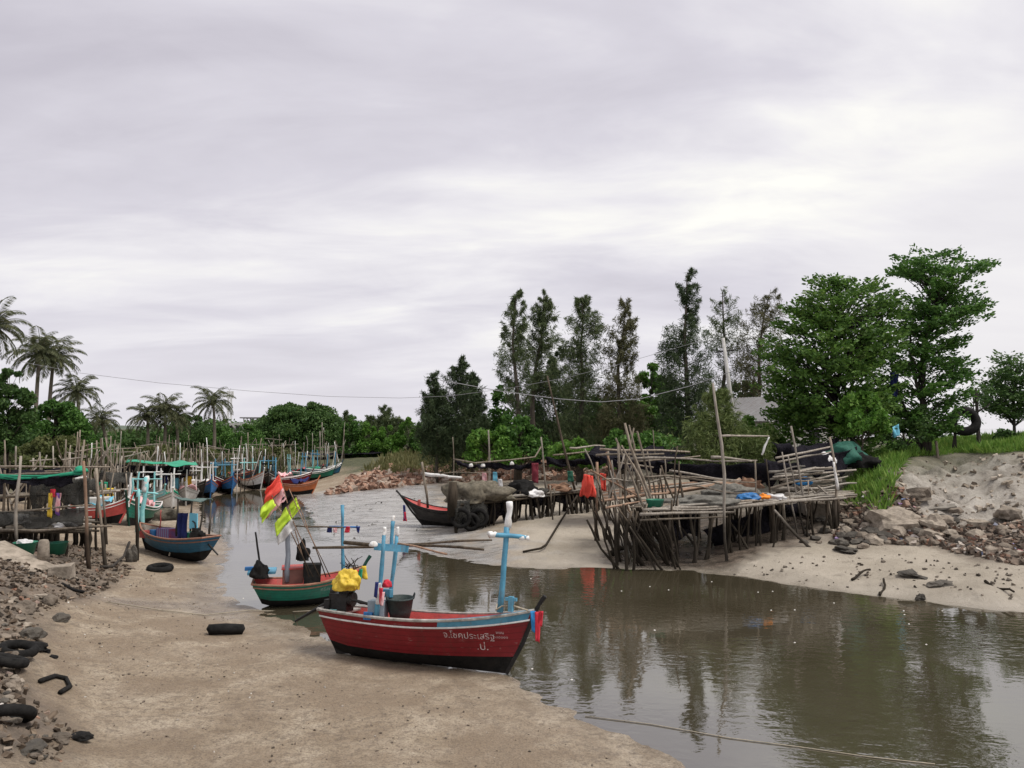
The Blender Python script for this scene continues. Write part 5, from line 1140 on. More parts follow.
def near_jetty():
    rr = random.Random(11); g0 = G(700, 558)
    r = empty('wooden_jetty', g0, 0, 'large ramshackle stilt jetty of leaning poles on the right bank', 'jetty')
    # tall posts read off the photograph (foot, top)
    for ft, tp, rad, m, dd in [((727.5, 561), (712.5, 383), .085, POLE_L, 0), ((758, 534), (755, 460), .06, POLE, 0), ((799, 529), (782, 452), .055, POLE_L, 0), ((806, 524), (788, 456), .055, POLE_L, 0), ((812, 522), (791, 426), .075, POLE_L, 0), ((778, 530), (766, 459), .05, POLE_D, 0),
                               ((838, 497), (829.5, 437), .085, POLE, 0), ((813, 534), (808, 480), .05, POLE, 0), ((619, 556), (618, 443), .075, POLE, 0), ((606, 540), (608, 451), .07, POLE, 0), ((596, 541), (597, 462), .10, POLE_R, 0), ((600, 541), (592, 500), .07, POLE, 0),
                               ((664, 558), (625, 423), .085, POLE, 0), ((655, 557), (616, 438), .07, POLE, 0), ((668, 556), (637, 431), .08, POLE, .5), ((652, 553), (629, 425), .07, POLE, .6), ((645, 550), (606, 452), .07, POLE_R, .4), ((660, 520), (653, 430), .05, POLE, 0), ((613, 545), (634, 428), .06, POLE, .8), ((590, 480), (623, 432), .06, POLE, 0),
                               ((648, 549), (621, 475), .07, POLE_D, 0), ((706, 553), (660, 500), .07, POLE_L, 0), ((818, 548), (774, 510), .085, POLE_L, .6), ((754, 550), (728, 520), .07, POLE, .3), ((735, 545), (752, 505), .06, POLE_D, .3), ((771, 548), (778, 512), .05, POLE_D, .6)]:
        fp(r, 'post', ft, tp, rad, m, dd)
    # white painted foot of the long pole by the grass
    a, b_ = G(838.5, 490), None; a = at(838, 490, 35.2); b_ = at(833.5, 462, 35.2); part_stick(r, 'white_pole', a, b_, .06, WHITE, .0)
    # stilts under the deck
    for i in range(66):
        px = rr.uniform(628, 838); row = rr.choice([0, .5, 1]); d = 31.4 + (px - 640) / 205 * 4.2 + row * 4.2; zt = 2.28 + (px - 640) / 205 * .15; x = at(px, 500, d).x; z = gz(x, d); part_stick(r, 'stilt', (x + rr.uniform(-.3, .3), d, z - .3), (x + rr.uniform(-.2, .2), d + rr.uniform(-.2, .2), zt), rr.uniform(.045, .085), rr.choice([POLE, POLE_D, POLE_D]), .03)
    # the tangle of dark leaning sticks at the near corner
    for i in range(52):
        px = rr.uniform(612, 684); d = rr.uniform(31.3, 35.5); x = at(px, 550, d).x; z = gz(x, d); ln = rr.uniform(1.6, 3.2); lean = rr.gauss(-.22 - .3 * (px > 640), .25); part_stick(r, 'leaning_stick', (x, d, z - .2), (x + lean * ln * .8, d + rr.uniform(-.5, .5), z + ln * .85), rr.uniform(.035, .07), rr.choice([POLE_D, POLE_D, POLE]), .04)
    for i in range(22):
        px = rr.uniform(602, 690); d = rr.uniform(31.8, 35.5); x = at(px, 500, d).x; h = rr.uniform(1.0, 2.6); part_stick(r, 'standing_stick', (x, d, 2.1 + rr.uniform(-1.2, .1)), (x + rr.gauss(-.35, .4), d + rr.uniform(-.4, .4), 2.3 + h), rr.uniform(.03, .055), rr.choice([POLE, POLE, POLE_L, POLE_D]), .03)
    for i in range(9):
        y = rr.uniform(448, 498); d = rr.uniform(32.5, 36); x0 = rr.uniform(594, 690); part_stick(r, 'cross_stick', at(x0, y, d), at(x0 + rr.uniform(30, 75), y + rr.uniform(-10, 10), d + rr.uniform(-.5, 1)), rr.uniform(.03, .05), rr.choice([POLE, POLE_L]), .03)
    # deck: long poles laid side by side, then cross bearers
    for i in range(20):
        t = i / 19; d0 = 31.2 + t * 4.2; d1 = 35.6 + t * 3.4; za = 2.28 + rr.uniform(-.02, .06); a = Vector((at(640, 500, d0).x + rr.uniform(-.4, .6), d0, za)); b = Vector((at(846, 500, d1).x + rr.uniform(-.8, .5), d1, za + .14 + rr.uniform(-.03, .06)))
        cut = rr.uniform(.35, .65); part_stick(r, 'deck_pole', a, a.lerp(b, cut + .05), rr.uniform(.045, .075), rr.choice([POLE_L, POLE, GREYPLANK]), .012, seg=7); part_stick(r, 'deck_pole', a.lerp(b, cut - .05) + Vector((0, .05, .05)), b, rr.uniform(.045, .075), rr.choice([POLE_L, POLE, GREYPLANK]), .012, seg=7)
    for i in range(12):
        t = i / 11; a = Vector((at(645 + 195 * t, 500, 31.3 + 4.2 * t).x, 31.1 + 4.3 * t, 2.18 + .14 * t)); part_stick(r, 'bearer', a, a + Vector((1.0, 4.4, .02)), .05, POLE, .01)
    part_stick(r, 'front_beam', at(640, 514, 31.0), at(735, 512, 32.9), .07, POLE_L, .006); part_stick(r, 'front_beam', at(726, 508, 32.5), at(846, 498, 35.5), .07, POLE_L, .008); part_stick(r, 'front_beam', at(640, 520, 31.05), at(728, 517, 32.6), .05, POLE, .006)
    # upper plank walk at the back
    for i in range(9):
        t = i / 8; a = at(603, 500 - 7 * t, 34.5 + t * 1.6); b = at(744 - 6 * t, 483 - 6 * t, 37.2 + t * 1.6); part_stick(r, 'walk_plank', a, b, .075, rr.choice([PLANK, PLANK, GREYPLANK, POLE_R]), .01, n=5)
    # rails
    for a, b, rad, m in [((629, 459, 34), (757, 460.5, 34.6), .055, POLE_L), ((711, 457, 34.4), (752, 461, 34.2), .06, POLE_L), ((660, 474, 35.5), (722, 484, 34), .05, POLE), ((596, 455, 33.5), (664, 454, 34.5), .06, POLE), ((719, 436, 33.2), (769, 436, 34), .045, POLE_L), ((762, 455, 34), (769, 437, 34), .05, WHITE), ((600, 449, 34), (690, 452, 36), .055, POLE),
                         ((776, 458, 36), (830, 447, 37.5), .06, POLE_L), ((778, 462, 36.4), (832, 452, 37.6), .05, POLE_L), ((773, 477, 36), (856, 470, 38), .06, POLE_L), ((780, 480, 35.6), (822, 472, 37), .05, POLE), ((590, 470, 33.2), (640, 497, 32.8), .05, POLE_R), ((601, 501, 32.8), (668, 493, 34), .06, PLANK), ((606, 508, 32.3), (650, 500, 32.8), .05, PLANK)]:
        part_stick(r, 'rail', at(*a), at(*b), rad, m, .012)
    for i in range(26):   # grey driftwood poles heaped at the bank end
        y = rr.uniform(470, 500); x0 = rr.uniform(768, 800); d = 36.3 + rr.uniform(-.8, 1.2); part_stick(r, 'driftwood_pole', at(x0, y + rr.uniform(-2, 3), d), at(x0 + rr.uniform(25, 60), y - rr.uniform(-3, 8), d + rr.uniform(0, 1.2)), rr.uniform(.04, .075), rr.choice([POLE_L, GREYPLANK, POLE]), .03)
    for i in range(10):
        x0 = rr.uniform(792, 845); d = 36; part_stick(r, 'driftwood_pole', at(x0, 490 + rr.uniform(-6, 6), d), at(x0 + rr.uniform(-26, 26), 500 + rr.uniform(-8, 3), d + rr.uniform(-.5, 1)), rr.uniform(.04, .07), POLE_L, .03)
    # nets and sheets hung on it, plus black sheets added as shadow below
    def dr(c, m, l, **k): o = drape('shade_net', [at(*q) for q in c], m, **k); tag(o, l, 'net', 'black shade nets on the right bank')
    dr([(656, 461, 35.2), (768, 461, 36.2), (768, 486, 36.6), (652, 484, 35.6)], BLACKNET, 'black shade net hanging along the back rail of the large jetty', sag=.12, wav=.14, nu=22, nv=8)
    dr([(764, 458, 36.8), (800, 462, 37.5), (800, 490, 37.5), (766, 496, 36.8)], BLACKNET, 'black net curtain closing the bank end of the large jetty', sag=.1, wav=.2, nu=12, nv=8)
    dr([(800, 452, 38.2), (860, 446, 40), (862, 470, 40.2), (800, 478, 38.4)], BLACKNET, 'black net slung between sticks under the broad green tree', sag=.2, wav=.25, nu=12, nv=8)
    dr([(586, 452, 39), (690, 456, 40), (694, 442, 45), (600, 441, 44)], BLACKNET, 'black net roof stretched behind the leaning poles', sag=.25, wav=.18, nu=18, nv=10)
    dr([(585, 453, 41), (660, 456, 41.5), (660, 468, 41.6), (585, 466, 41)], BLACKNET, 'black net wall below the net roof behind the leaning poles', sag=.1, wav=.15, nu=14, nv=6)
    dr([(700, 530, 34.5), (775, 505, 36.5), (776, 548, 36.5), (722, 552, 35)], BLACKNET, 'black net sheet added as the shadow under the large jetty deck', sag=.0, wav=.3, nu=12, nv=8)  # dark sheet standing in for the shadow below the deck
    dr([(690, 470, 37.8), (762, 468, 38.4), (762, 488, 38.4), (690, 489, 37.8)], BLACKNET, 'second black net hanging behind the pale net pile of the large jetty', sag=.2, wav=.2, nu=16, nv=6)
    dr([(772, 440, 39.5), (842, 436, 41), (846, 456, 41), (776, 462, 39.5)], BLACKNET, 'black net stretched high under the lowest boughs of the broad tree', sag=.3, wav=.25, nu=16, nv=8)
    dr([(600, 455, 38.5), (656, 458, 38.8), (654, 474, 38.8), (602, 470, 38.5)], BLACKNET, 'black net wall right behind the leaning poles', sag=.2, wav=.2, nu=12, nv=6)
    dr([(632, 516, 36), (700, 512, 37), (700, 546, 37), (640, 548, 36)], BLACKNET, 'black net sheet added as the shadow behind the leaning sticks', sag=.0, wav=.35, nu=12, nv=8)  # another dark sheet that deepens the under-deck shadow
    dr([(765, 506, 38), (838, 500, 39.5), (836, 530, 39.5), (768, 540, 38)], BLACKNET, 'black net sheet added as the shadow under the bank end of the large jetty', sag=.0, wav=.35, nu=12, nv=8)  # dark sheet for the shadow at the bank end
    # things lying on the deck
    p = at(700, 505, 33.6); heap('net_pile', Vector((p.x, 33.6, 2.42)), (1.6, .8, .26), PALENET, 'long pale grey net pile spread on the large jetty deck', 'net', None, 21, amp=.3)
    p = at(735, 500, 34.5); heap('net_pile', Vector((p.x, 35.2, 2.6)), (1.1, .7, .4), PALENET, 'higher pale net pile at the back of the large jetty deck', 'net', None, 22, amp=.4)
    p = at(749, 500, 33.8); heap('blue_sheet', Vector((p.x, 34.0, 2.52)), (.5, .35, .22), BRIGHTBLUE, 'crumpled bright blue sheet on the large jetty deck', 'sheet', None, 23, amp=.4)
    p = at(764, 501, 34); heap('orange_bag', Vector((p.x, 34, 2.55)), (.22, .2, .16), mat('orange_plastic', (.75, .25, .03), (.6, .18, .02)), 'small orange bag on the edge of the large jetty deck', 'bag', None, 24)
    p = at(775, 500, 34.4); heap('pale_sack', Vector((p.x, 34.4, 2.5)), (.5, .35, .18), WHITECLOTH, 'flat pale sack beside the orange bag on the jetty deck', 'sack', None, 25)
    p = at(752, 488, 36.5); heap('brown_crate_cover', Vector((p.x, 36.8, 2.9)), (.55, .4, .4), mat('brown_canvas', (.30, .17, .10), (.2, .12, .08)), 'brown canvas bundle at the back of the large jetty deck', 'bundle', None, 26)
    p = at(802, 483, 37); heap('blue_sack', Vector((p.x, 37, p.z)), (.4, .3, .25), BLUECLOTH, 'blue sack among the grey driftwood poles', 'sack', None, 27)
    g = at(655, 511, 32.2); o = MB().lathe([(0, 0), (.28, 0), (.36, .38), (.38, .4), (.33, .4), (.26, .05), (0, .05)], n=20).build('green_basin', BASIN, smooth=True); o.location = (g.x, g.y, 2.25); tag(o, 'dark green basin among the leaning sticks of the large jetty', 'basin')


def net_jetty():
    rr = random.Random(12); g0 = G(500, 528); r = empty('wooden_jetty', g0, 0, 'low dark jetty on close set stilts with net heaps, middle of the photo', 'jetty')
    def dk(t, w=0.):   # deck line from the creek end to the bank end
        a = at(455, 503, 40.5); b = at(600, 488, 45.5); p = a.lerp(b, t); return p + Vector((.5, 1.9, 0)) * w
    for i in range(34):
        for w in (0, 1):
            t = min(1, max(0, i / 33 + rr.uniform(-.025, .025))); p = dk(t, w); z = gz(p.x, p.y); part_stick(r, 'stilt', (p.x + rr.uniform(-.35, .35), p.y + rr.uniform(-.15, .15), z - .3), (p.x + rr.uniform(-.08, .08), p.y, p.z + rr.choice([-.03, -.03, .1, .25])), rr.uniform(.04, .095), POLE_D if rr.random() < .85 else POLE, .02)
    for w in (0, .15, .3, .45, .6, .75, .9, 1): part_stick(r, 'deck_pole', dk(-.02, w) + Vector((0, 0, .05)), dk(1.02, w) + Vector((0, 0, .05)), .085, rr.choice([POLE, GREYPLANK, POLE_D]), .006, seg=9)
    part_stick(r, 'front_beam', dk(-.01) - Vector((0, .12, .12)), dk(1) - Vector((0, .12, .12)), .07, POLE_D, .005)
    drape('stilt_shadow_sheet', [dk(0, .6) - Vector((0, 0, .1)), dk(.97, .6) - Vector((0, 0, .1)), dk(.97, .6) - Vector((0, 0, 1.15)), dk(0, .6) - Vector((0, 0, 1.4))], BLACKNET, .0, .2, 20, 6, r)  # dark sheet added to give the darkness between the stilts
    MB().tube([G(452, 519) + Vector((0, 0, -.2)), at(452, 512, 40.2), at(452.5, 498, 40.2), at(453, 482, 40.2)], [.22, .24, .27, .2], 10).build('mooring_post', POLE_D, r, smooth=True, world=True)
    for ft, tp, rad, m in [((454, 500), (452.7, 437), .06, POLE), ((489, 515), (488.5, 430), .085, POLE_L), ((549, 505), (541, 437), .085, POLE_L), ((553, 520), (550, 485), .06, POLE), ((540, 462), (544, 434), .05, POLE), ((517, 470), (516, 447), .08, POLE_L), ((512, 495), (511, 462), .05, POLE)]:
        fp(r, 'post', ft, tp, rad, m)
    d = 42
    MB().tube([at(453, 459, d), at(475, 463, d), at(510, 460, d + 1), at(535, 457, d + 2), at(541, 447, d + 3)], .045, 6).build('sagging_rail', POLE, r, smooth=True, world=True); part_stick(r, 'rail', at(440, 474, 41.5), at(490, 472, 43), .03, POLE)
    part_stick(r, 'rail', at(553, 455, 44), at(612, 450, 46), .05, POLE); part_stick(r, 'rail', at(570, 448, 44), at(605, 446, 46), .06, POLE_L)
    def hp(px, py, d, s, m, l, cat='net', sd=1, amp=.4, nm='net_heap'): heap(nm, at(px, py, d), s, m, l, cat, None, sd, amp)
    hp(478, 496, 41.8, (1.35, .9, .85), HEAPNET, 'big tan and grey fishing net heap on the creek end of the middle jetty', sd=31, amp=.45); hp(500, 498, 42.4, (.8, .6, .5), HEAPNET, 'smaller tan net heap beside the big one on the middle jetty', sd=32, amp=.45)
    hp(517, 493, 43.2, (.75, .6, .6), BLACK, 'black plastic heap in the middle of the middle jetty', 'sheet', 33, .5, 'black_sheet_heap'); hp(538, 494, 43.6, (.6, .5, .3), GREYNET, 'grey net heap right of the black plastic heap', sd=34); hp(535, 495, 43.0, (.45, .35, .25), WHITECLOTH, 'white sack on the middle jetty deck', 'sack', 35, .3, 'white_sack'); hp(560, 489, 44.4, (.6, .5, .28), mat('brown_canvas', (.30, .17, .10)), 'brown net pile near the bank end of the middle jetty', sd=36)
    drape('hanging_net', [dk(-.01) + Vector((0, -.2, .1)), dk(.22) + Vector((0, -.2, .1)), dk(.2) + Vector((0, -.3, -1.35)), dk(.01) + Vector((-.1, -.3, -1.3))], GREYNET, .0, .25, 12, 10); tag(bpy.data.objects['hanging_net'], 'dark net hanging over the creek end of the middle jetty', 'net')
    for i, (t, z, w) in enumerate([(.04, -.75, .42), (.10, -1.0, .36), (.15, -.85, .4)]):
        p = dk(t) + Vector((0, -.35, z)); mb = MB().tube([Vector((math.cos(a) * w, 0, math.sin(a) * w)) for a in [2 * math.pi * k / 22 for k in range(23)]], .11, 8, caps=False); rt = empty('tyre_fender', p, 0, ['left', 'middle', 'right'][i] + ' one of the black tyres hanging on the creek end of the middle jetty', 'tyre', 'tyres hung on the middle jetty'); mb.build('tread', BLACK, rt, smooth=True)
    def dr(c, l): o = drape('shade_net', [at(*q) for q in c], BLACKNET, sag=.25, wav=.16, nu=16, nv=6); tag(o, l, 'net', 'black shade nets on the right bank')
    dr([(490, 460, 43), (542, 458, 44.5), (540, 466, 44.6), (492, 470, 43.2)], 'black net sagging under the rail of the middle jetty'); dr([(545, 455, 45), (600, 453, 46), (600, 463, 46), (548, 465, 45)], 'black net wall right of the middle jetty'); dr([(455, 458, 46), (492, 460, 46), (492, 468, 46), (458, 465, 46)], 'short black net behind the tall post of the middle jetty')
    for px, py in ((471, 466), (483, 466), (512, 464)): heap('net_float', at(px, py, 42.3), (.12, .12, .14), WHITE, {471: 'left', 483: 'middle', 512: 'right'}[px] + ' one of the white floats hanging from the sagging rail', 'float', 'white floats on the middle jetty', px, .08, 2)
    # cloths hung out
    drape('coral_jacket', [at(584, 474, 43.4), at(592, 476, 43.4), at(596, 497, 43.3), at(580, 496, 43.3)], CORAL, .0, .16, 8, 10, thick=.1); tag(bpy.data.objects['coral_jacket'], 'coral red jacket hanging on a pole at the end of the middle jetty', 'jacket')
    drape('coral_cloth', [at(600, 473, 44.3), at(606, 474, 44.3), at(606, 492, 44.3), at(601, 490, 44.3)], CORAL, 0, .1, 6, 8, thick=.03); tag(bpy.data.objects['coral_cloth'], 'small coral red cloth behind the thick reddish post', 'cloth')
    o = strip('maroon_cloth', at(535, 463, 44), 1.1, .38, mat('maroon_cloth', (.20, .03, .045), (.13, .02, .03))); tag(o, 'dark maroon cloth hanging above the middle jetty', 'cloth'); o = strip('green_cloth', at(570, 471, 44.2), .6, .3, mat('dark_green_cloth', (.02, .13, .08))); tag(o, 'dark green cloth hanging on the long leaning pole', 'cloth')
    for px, l, m in ((484, 'pink cloth hanging behind the tall pale post', PINKCLOTH), (500, 'pale pink board standing on the middle jetty', WHITECLOTH), (495, 'pale blue cloth hanging behind the tall pale post', CYANPANEL)): o = strip('hung_cloth', at(px, 472 if px != 500 else 479, 43.5), .62, .22, m); tag(o, l, 'cloth')
    pole_thing('long_pole', at(575, 490, 44.3), at(547, 376, 44.5), .065, POLE_D, 'very long thin dark pole leaning left above the middle jetty', 'pole', None, .01)
    g = G(541, 553); o = MB().tube([at(577, 496, 43.9), at(560, 522, 41), at(546, 545, g.y + .4), g + Vector((0, 0, .15)), G(523, 554) + Vector((0, 0, .06))], [.05, .055, .05, .05, .045], 7).build('bent_pole', POLE_D, smooth=True); tag(recentre(o), 'bent dark pole leaning from the jetty down onto the mud', 'pole')
    pole_thing('white_pole', at(424, 474, 47), at(462, 478, 47), .10, WHITE, 'white painted pole lying level left of the middle jetty', 'pole', None, .003); pole_thing('dark_driftwood', G(610, 556) + Vector((0, 0, .08)), G(624, 552) + Vector((0, 0, .15)), .12, POLE_D, 'dark driftwood log on the mud left of the large jetty', 'log', None, .06)


def left_hut():
    rr = random.Random(13); g0 = G(56, 555); r = empty('stilt_hut', g0, 0, 'stilt hut of crooked poles with a green and black tarp roof on the left bank', 'hut')
    for ft, tp, rad, m in [((18, 549), (21, 456), .085, POLE_L), ((90, 569), (83, 461), .09, POLE_R), ((108, 569), (96, 468), .085, POLE), ((108, 545), (101, 480), .06, POLE), ((27, 512), (47, 455), .06, POLE_L), ((56, 547), (54, 488), .075, POLE_L), ((97, 552), (97, 500), .07, POLE_D), ((86, 548), (85, 470), .06, POLE), ((104, 553), (104, 510), .06, POLE_D), ((5, 545), (5, 470), .08, POLE_D), ((40, 530), (41, 470), .06, POLE), ((63, 530), (64, 474), .05, POLE), ((30, 530), (30, 480), .05, POLE_D)]: fp(r, 'post', ft, tp, rad, m)
    for i in range(26):
        px = rr.uniform(-5, 92); d = rr.uniform(29.3, 33.5); p = at(px, 530, d); z = gz(p.x, d); part_stick(r, 'stilt', (p.x, d, z - .3), (p.x + rr.uniform(-.1, .1), d, 1.75), rr.uniform(.07, .12), POLE_D, .03)
    for i in range(15):
        d = 29.1 + i * .32; part_stick(r, 'deck_pole', (at(-14, 530, d).x, d, 1.74 + rr.uniform(-.02, .05)), (at(rr.uniform(84, 100), 530, d).x, d, 1.74 + rr.uniform(-.02, .05)), .07, rr.choice([POLE, GREYPLANK, POLE_D]), .008)
    for a, b, rad in [((0, 512, 29.3), (92, 505, 28.9), .05), ((0, 530, 29.0), (112, 526, 28.8), .06), ((0, 475, 29.2), (84, 473, 29.0), .05), ((0, 467, 33.5), (110, 467, 33.5), .05), ((0, 497, 33.5), (112, 493, 33.5), .05), ((84, 473, 29), (88, 469, 33.5), .05)]: part_stick(r, 'rail', at(*a), at(*b), rad, POLE, .012)
    A = at
    drape('roof_tarp', [A(-15, 471, 33), A(84, 469, 33), A(84, 474, 29.0), A(-15, 477, 29.2)], BLACKNET, .15, .12, 16, 10, r, .02); drape('tarp_edge', [A(-2, 474, 29.05), A(84, 470, 28.95), A(85, 473.5, 28.9), A(-2, 479, 29.0)], GREENTARP, .12, .05, 18, 4, r, .06); heap('tarp_roll', A(81, 470.5, 28.95), (.22, .16, .15), GREENTARP, None, None, None, 3, .3, 3, r)
    drape('black_valance', [A(0, 477, 29), A(74, 474, 28.95), A(73, 488, 28.95), A(2, 486, 29)], BLACKNET, .05, .14, 16, 6, r); drape('side_net', [A(0, 512, 29.2), A(86, 507, 28.95), A(84, 527, 28.9), A(0, 528, 29.1)], GREYNET, .05, .1, 16, 8, r); drape('back_net', [A(30, 480, 33.3), A(90, 478, 33.3), A(90, 515, 33.3), A(30, 515, 33.3)], GREYNET, .05, .12, 12, 8, r)
    p = bpy.data.objects['side_net']
    for x, m, l in ((53.5, REDCLOTH, .3), (50.5, YELLOW, .9), (57.5, PURPLE, .85), (59, PINKCLOTH, .7)): o = strip('offering_ribbon', A(x, 489 if m is REDCLOTH else 493, 29.0), l, .16, m, r)
    heap('white_sack', A(64, 525.5, 29.3), (.4, .3, .12), WHITECLOTH, 'flat white sack on the deck edge of the left hut', 'sack', None, 41); heap('white_sack', A(12, 521, 29.6), (.6, .4, .25), WHITECLOTH, 'white and grey sacks at the left end of the hut deck', 'sack', None, 42)
    for px, py, l, fill in [(25, 558, 'green basin with white contents, left of the concrete post', WHITECLOTH), (57, 557, 'green basin behind the concrete block', None)]:
        g = G(px, py); rt = empty('basin', g + Vector((0, 0, .1)), 0, l, 'basin', 'green basins under the left hut'); MB().lathe([(0, 0), (.25, 0), (.35, .40), (.38, .42), (.33, .41), (.24, .06), (0, .06)], n=24).build('tub', BASIN, rt, smooth=True)
        if fill: heap('white_bag', g + Vector((-.05, 0, .48)), (.24, .2, .12), WHITECLOTH, 'white bag lying in the left green basin', 'bag', None, 43)
    pole_thing('mooring_stake', G(137, 561) - Vector((0, 0, .3)), at(137, 497, G(137, 561).y), .075, POLE_D, 'straight dark stake standing in the sand before the blue boat', 'stake', None, .004)
    rock(131, 562, 11, 24, ROCKD, 'tree_stump', 'dark tree stump beside the straight stake', 'stump', None, 77)
    o = MB().tube([G(100, 570) + Vector((0, 0, .1)), G(112, 568) + Vector((0, 0, .05)), G(124, 563) + Vector((0, 0, .25)), G(129, 558) + Vector((0, 0, .6))], .05, 6).build('crooked_branch', BARK_D, smooth=True); tag(recentre(o), 'crooked dark branch lying between the hut posts and the stump', 'branch')


def left_racks():
    rr = random.Random(14)
    LS = [('pole rack walkway directly behind the left hut', (-10, 112), 38, 2.2, 12), ('pole rack walkway behind the orange red boat', (60, 135), 51, 2.1, 14), ('pole rack walkway with a green shade sheet', (95, 190), 61, 2.0, 18), ('pole rack walkway behind the first far boats', (140, 240), 77, 2.0, 18), ('pole rack walkway beneath the olive mangroves', (225, 305), 92, 2.0, 16), ('dark roofed far pier at the end of the creek', (300, 372), 94, 1.35, 14), ('pole rack walkway in the left distance under the palms', (-20, 110), 62, 2.3, 14)]
    for l, (x0, x1), d, zd, n in LS:
        a = at(x0, 480, d); r = empty('pole_rack', (a.x, d, gz(a.x, d)), 0, l, 'rack', 'pole racks along the left bank'); a = Vector((a.x, d, zd)); b = at(x1, 480, d + 3); b = Vector((b.x, d + 3, zd))
        for i in range(n):
            for w in (0, 1.8):
                t = (i + rr.uniform(-.3, .3)) / (n - 1); p = a.lerp(b, min(max(t, 0), 1)) + Vector((rr.uniform(-.2, .2), w + rr.uniform(-.2, .2), 0)); z = gz(p.x, p.y); top = zd + rr.choice([0.05, .5, .9, 1.3, 1.7, 2.5]) * rr.uniform(.7, 1.15)
                part_stick(r, 'post', (p.x, p.y, z - .3), (p.x + rr.gauss(0, .16), p.y + rr.uniform(-.2, .2), top), rr.uniform(.035, .065), rr.choice([POLE, POLE_L, POLE_D, POLE]), .035)
        for w in (0, .45, .9, 1.35, 1.8): part_stick(r, 'deck_pole', a + Vector((0, w, .04)), b + Vector((0, w, .04)), .08, rr.choice([POLE, GREYPLANK, POLE_D]), .006, seg=8)
        for w, h in ((0, 1.0), (1.8, 1.5), (0, 1.7), (1.8, 2.1), (0, .5), (1.8, .9)):
            t0 = rr.uniform(0, .65); part_stick(r, 'rail', a.lerp(b, t0) + Vector((0, w, h + rr.uniform(-.2, .2))), a.lerp(b, t0 + rr.uniform(.2, .4)) + Vector((0, w, h + rr.uniform(-.4, .4))), .04, rr.choice([POLE, POLE_L]), .012, seg=8)
        for k in range(9): t = rr.uniform(.05, .9); p = a.lerp(b, t); part_stick(r, 'brace', p + Vector((0, -.1, rr.uniform(-1, .2))), p + Vector((rr.choice([-1, 1]) * rr.uniform(.8, 1.8), -.1, rr.uniform(1, 2.4))), .05, rr.choice([POLE_L, POLE]), .02)
    def dr(nm, c, m, l, **k): o = drape(nm, [at(*q) for q in c], m, **k); tag(o, l, 'net' if 'net' in nm else 'sheet')
    dr('shade_sheet', [(128, 459.5, 58), (196, 461.5, 58), (198, 464, 54.5), (126, 462, 54.5)], GREENTARP, 'green shade sheet stretched over the racks at the left', sag=.12, wav=.12, nu=16, nv=6)
    dr('shade_sheet', [(298, 453, 98), (372, 450, 98), (388, 453, 92), (292, 457, 92)], BLACKNET, 'black shade roof over the far pier', sag=.1, wav=.15, nu=16, nv=6); dr('dark_net', [(110, 463, 58), (190, 465, 58), (190, 478, 58), (110, 478, 58)], BLACKNET, 'dark net hung under the green shade sheet', sag=.1, wav=.2, nu=14, nv=6)
    dr('dark_net', [(322, 457, 97), (376, 455, 97), (376, 474, 97), (322, 474, 97)], BLACKNET, 'dark net hung under the far pier roof', sag=.1, wav=.2, nu=10, nv=6); dr('dark_net', [(100, 470, 47), (128, 472, 47), (128, 492, 47), (100, 492, 47)], GREYNET, 'grey net hung on the rack behind the orange red boat', sag=.1, wav=.2, nu=10, nv=6)
    dr('green_net_pile', [(338, 462, 91), (352, 462, 91), (352, 468, 90), (338, 468, 90)], GREENTARP, 'bright green net pile on the far pier', sag=0, wav=.2, nu=8, nv=4); dr('hung_net', [(60, 480, 39), (98, 478, 39), (98, 500, 39), (60, 500, 39)], GREYNET, 'grey net hung on the rack behind the left hut', sag=.1, wav=.15, nu=10, nv=6)
    for i, (x0, x1, y0, y1, d, l) in enumerate([(-5, 60, 466, 500, 42, 'left of the green and black tarp roof'), (112, 150, 470, 492, 56, 'behind the crossbar of the blue boat'), (150, 192, 466, 486, 66, 'behind the pale boats'), (195, 240, 464, 482, 80, 'behind the first far boats'), (244, 300, 462, 478, 94, 'beneath the domed tree'), (20, 100, 458, 478, 66, 'in the left distance')]):
        dr('dark_net', [(x0, y0, d), (x1, y0 + 1, d + 1), (x1, y1, d + 1), (x0, y1, d)], BLACKNET, 'dark net curtain added for the dark gaps among the racks ' + l, sag=.15, wav=.35, nu=14, nv=8)  # sheets added for the dark background of nets and shaded interior
    GP = 'thin poles standing among the far boats'
    for i in range(235):
        px = rr.uniform(60, 345); d = 48 + (px - 100) / 235 * 40 + rr.uniform(-4, 7); p = at(px, 480, d); z = gz(p.x, d); h = rr.choice([1.2, 1.7, 2.2, 2.6, 3.8]) * rr.uniform(.8, 1.15)
        pole_thing('thin_pole', (p.x, d, z - .3), (p.x + rr.gauss(0, .25) + (rr.choice([-1, 1]) * h * .5 if i % 9 == 0 else 0), d, z + h), rr.uniform(.028, .055), rr.choice([POLE, POLE_L, POLE, POLE_D, POLE_D, WHITE]), 'thin weathered pole standing among the far boats and racks', 'pole', GP, .02)
    GQ = 'tall thin poles rising behind the left hut'
    for px, t, d in ((8, 440, 44), (14, 446, 46), (41, 452, 40), (54, 446, 48), (66, 440, 50), (78, 430, 52), (85, 446, 46), (104, 438, 55), (113, 436, 56), (127, 448, 52), (70, 452, 42), (33, 458, 41)):
        p = at(px, 500, d); z = gz(p.x, d); pole_thing('thin_pole', (p.x, d, z - .3), at(px + rr.uniform(-5, 3), t, d), .06, rr.choice([POLE, POLE_L]), 'tall thin crooked pole rising above the racks behind the left hut', 'pole', GQ, .02)
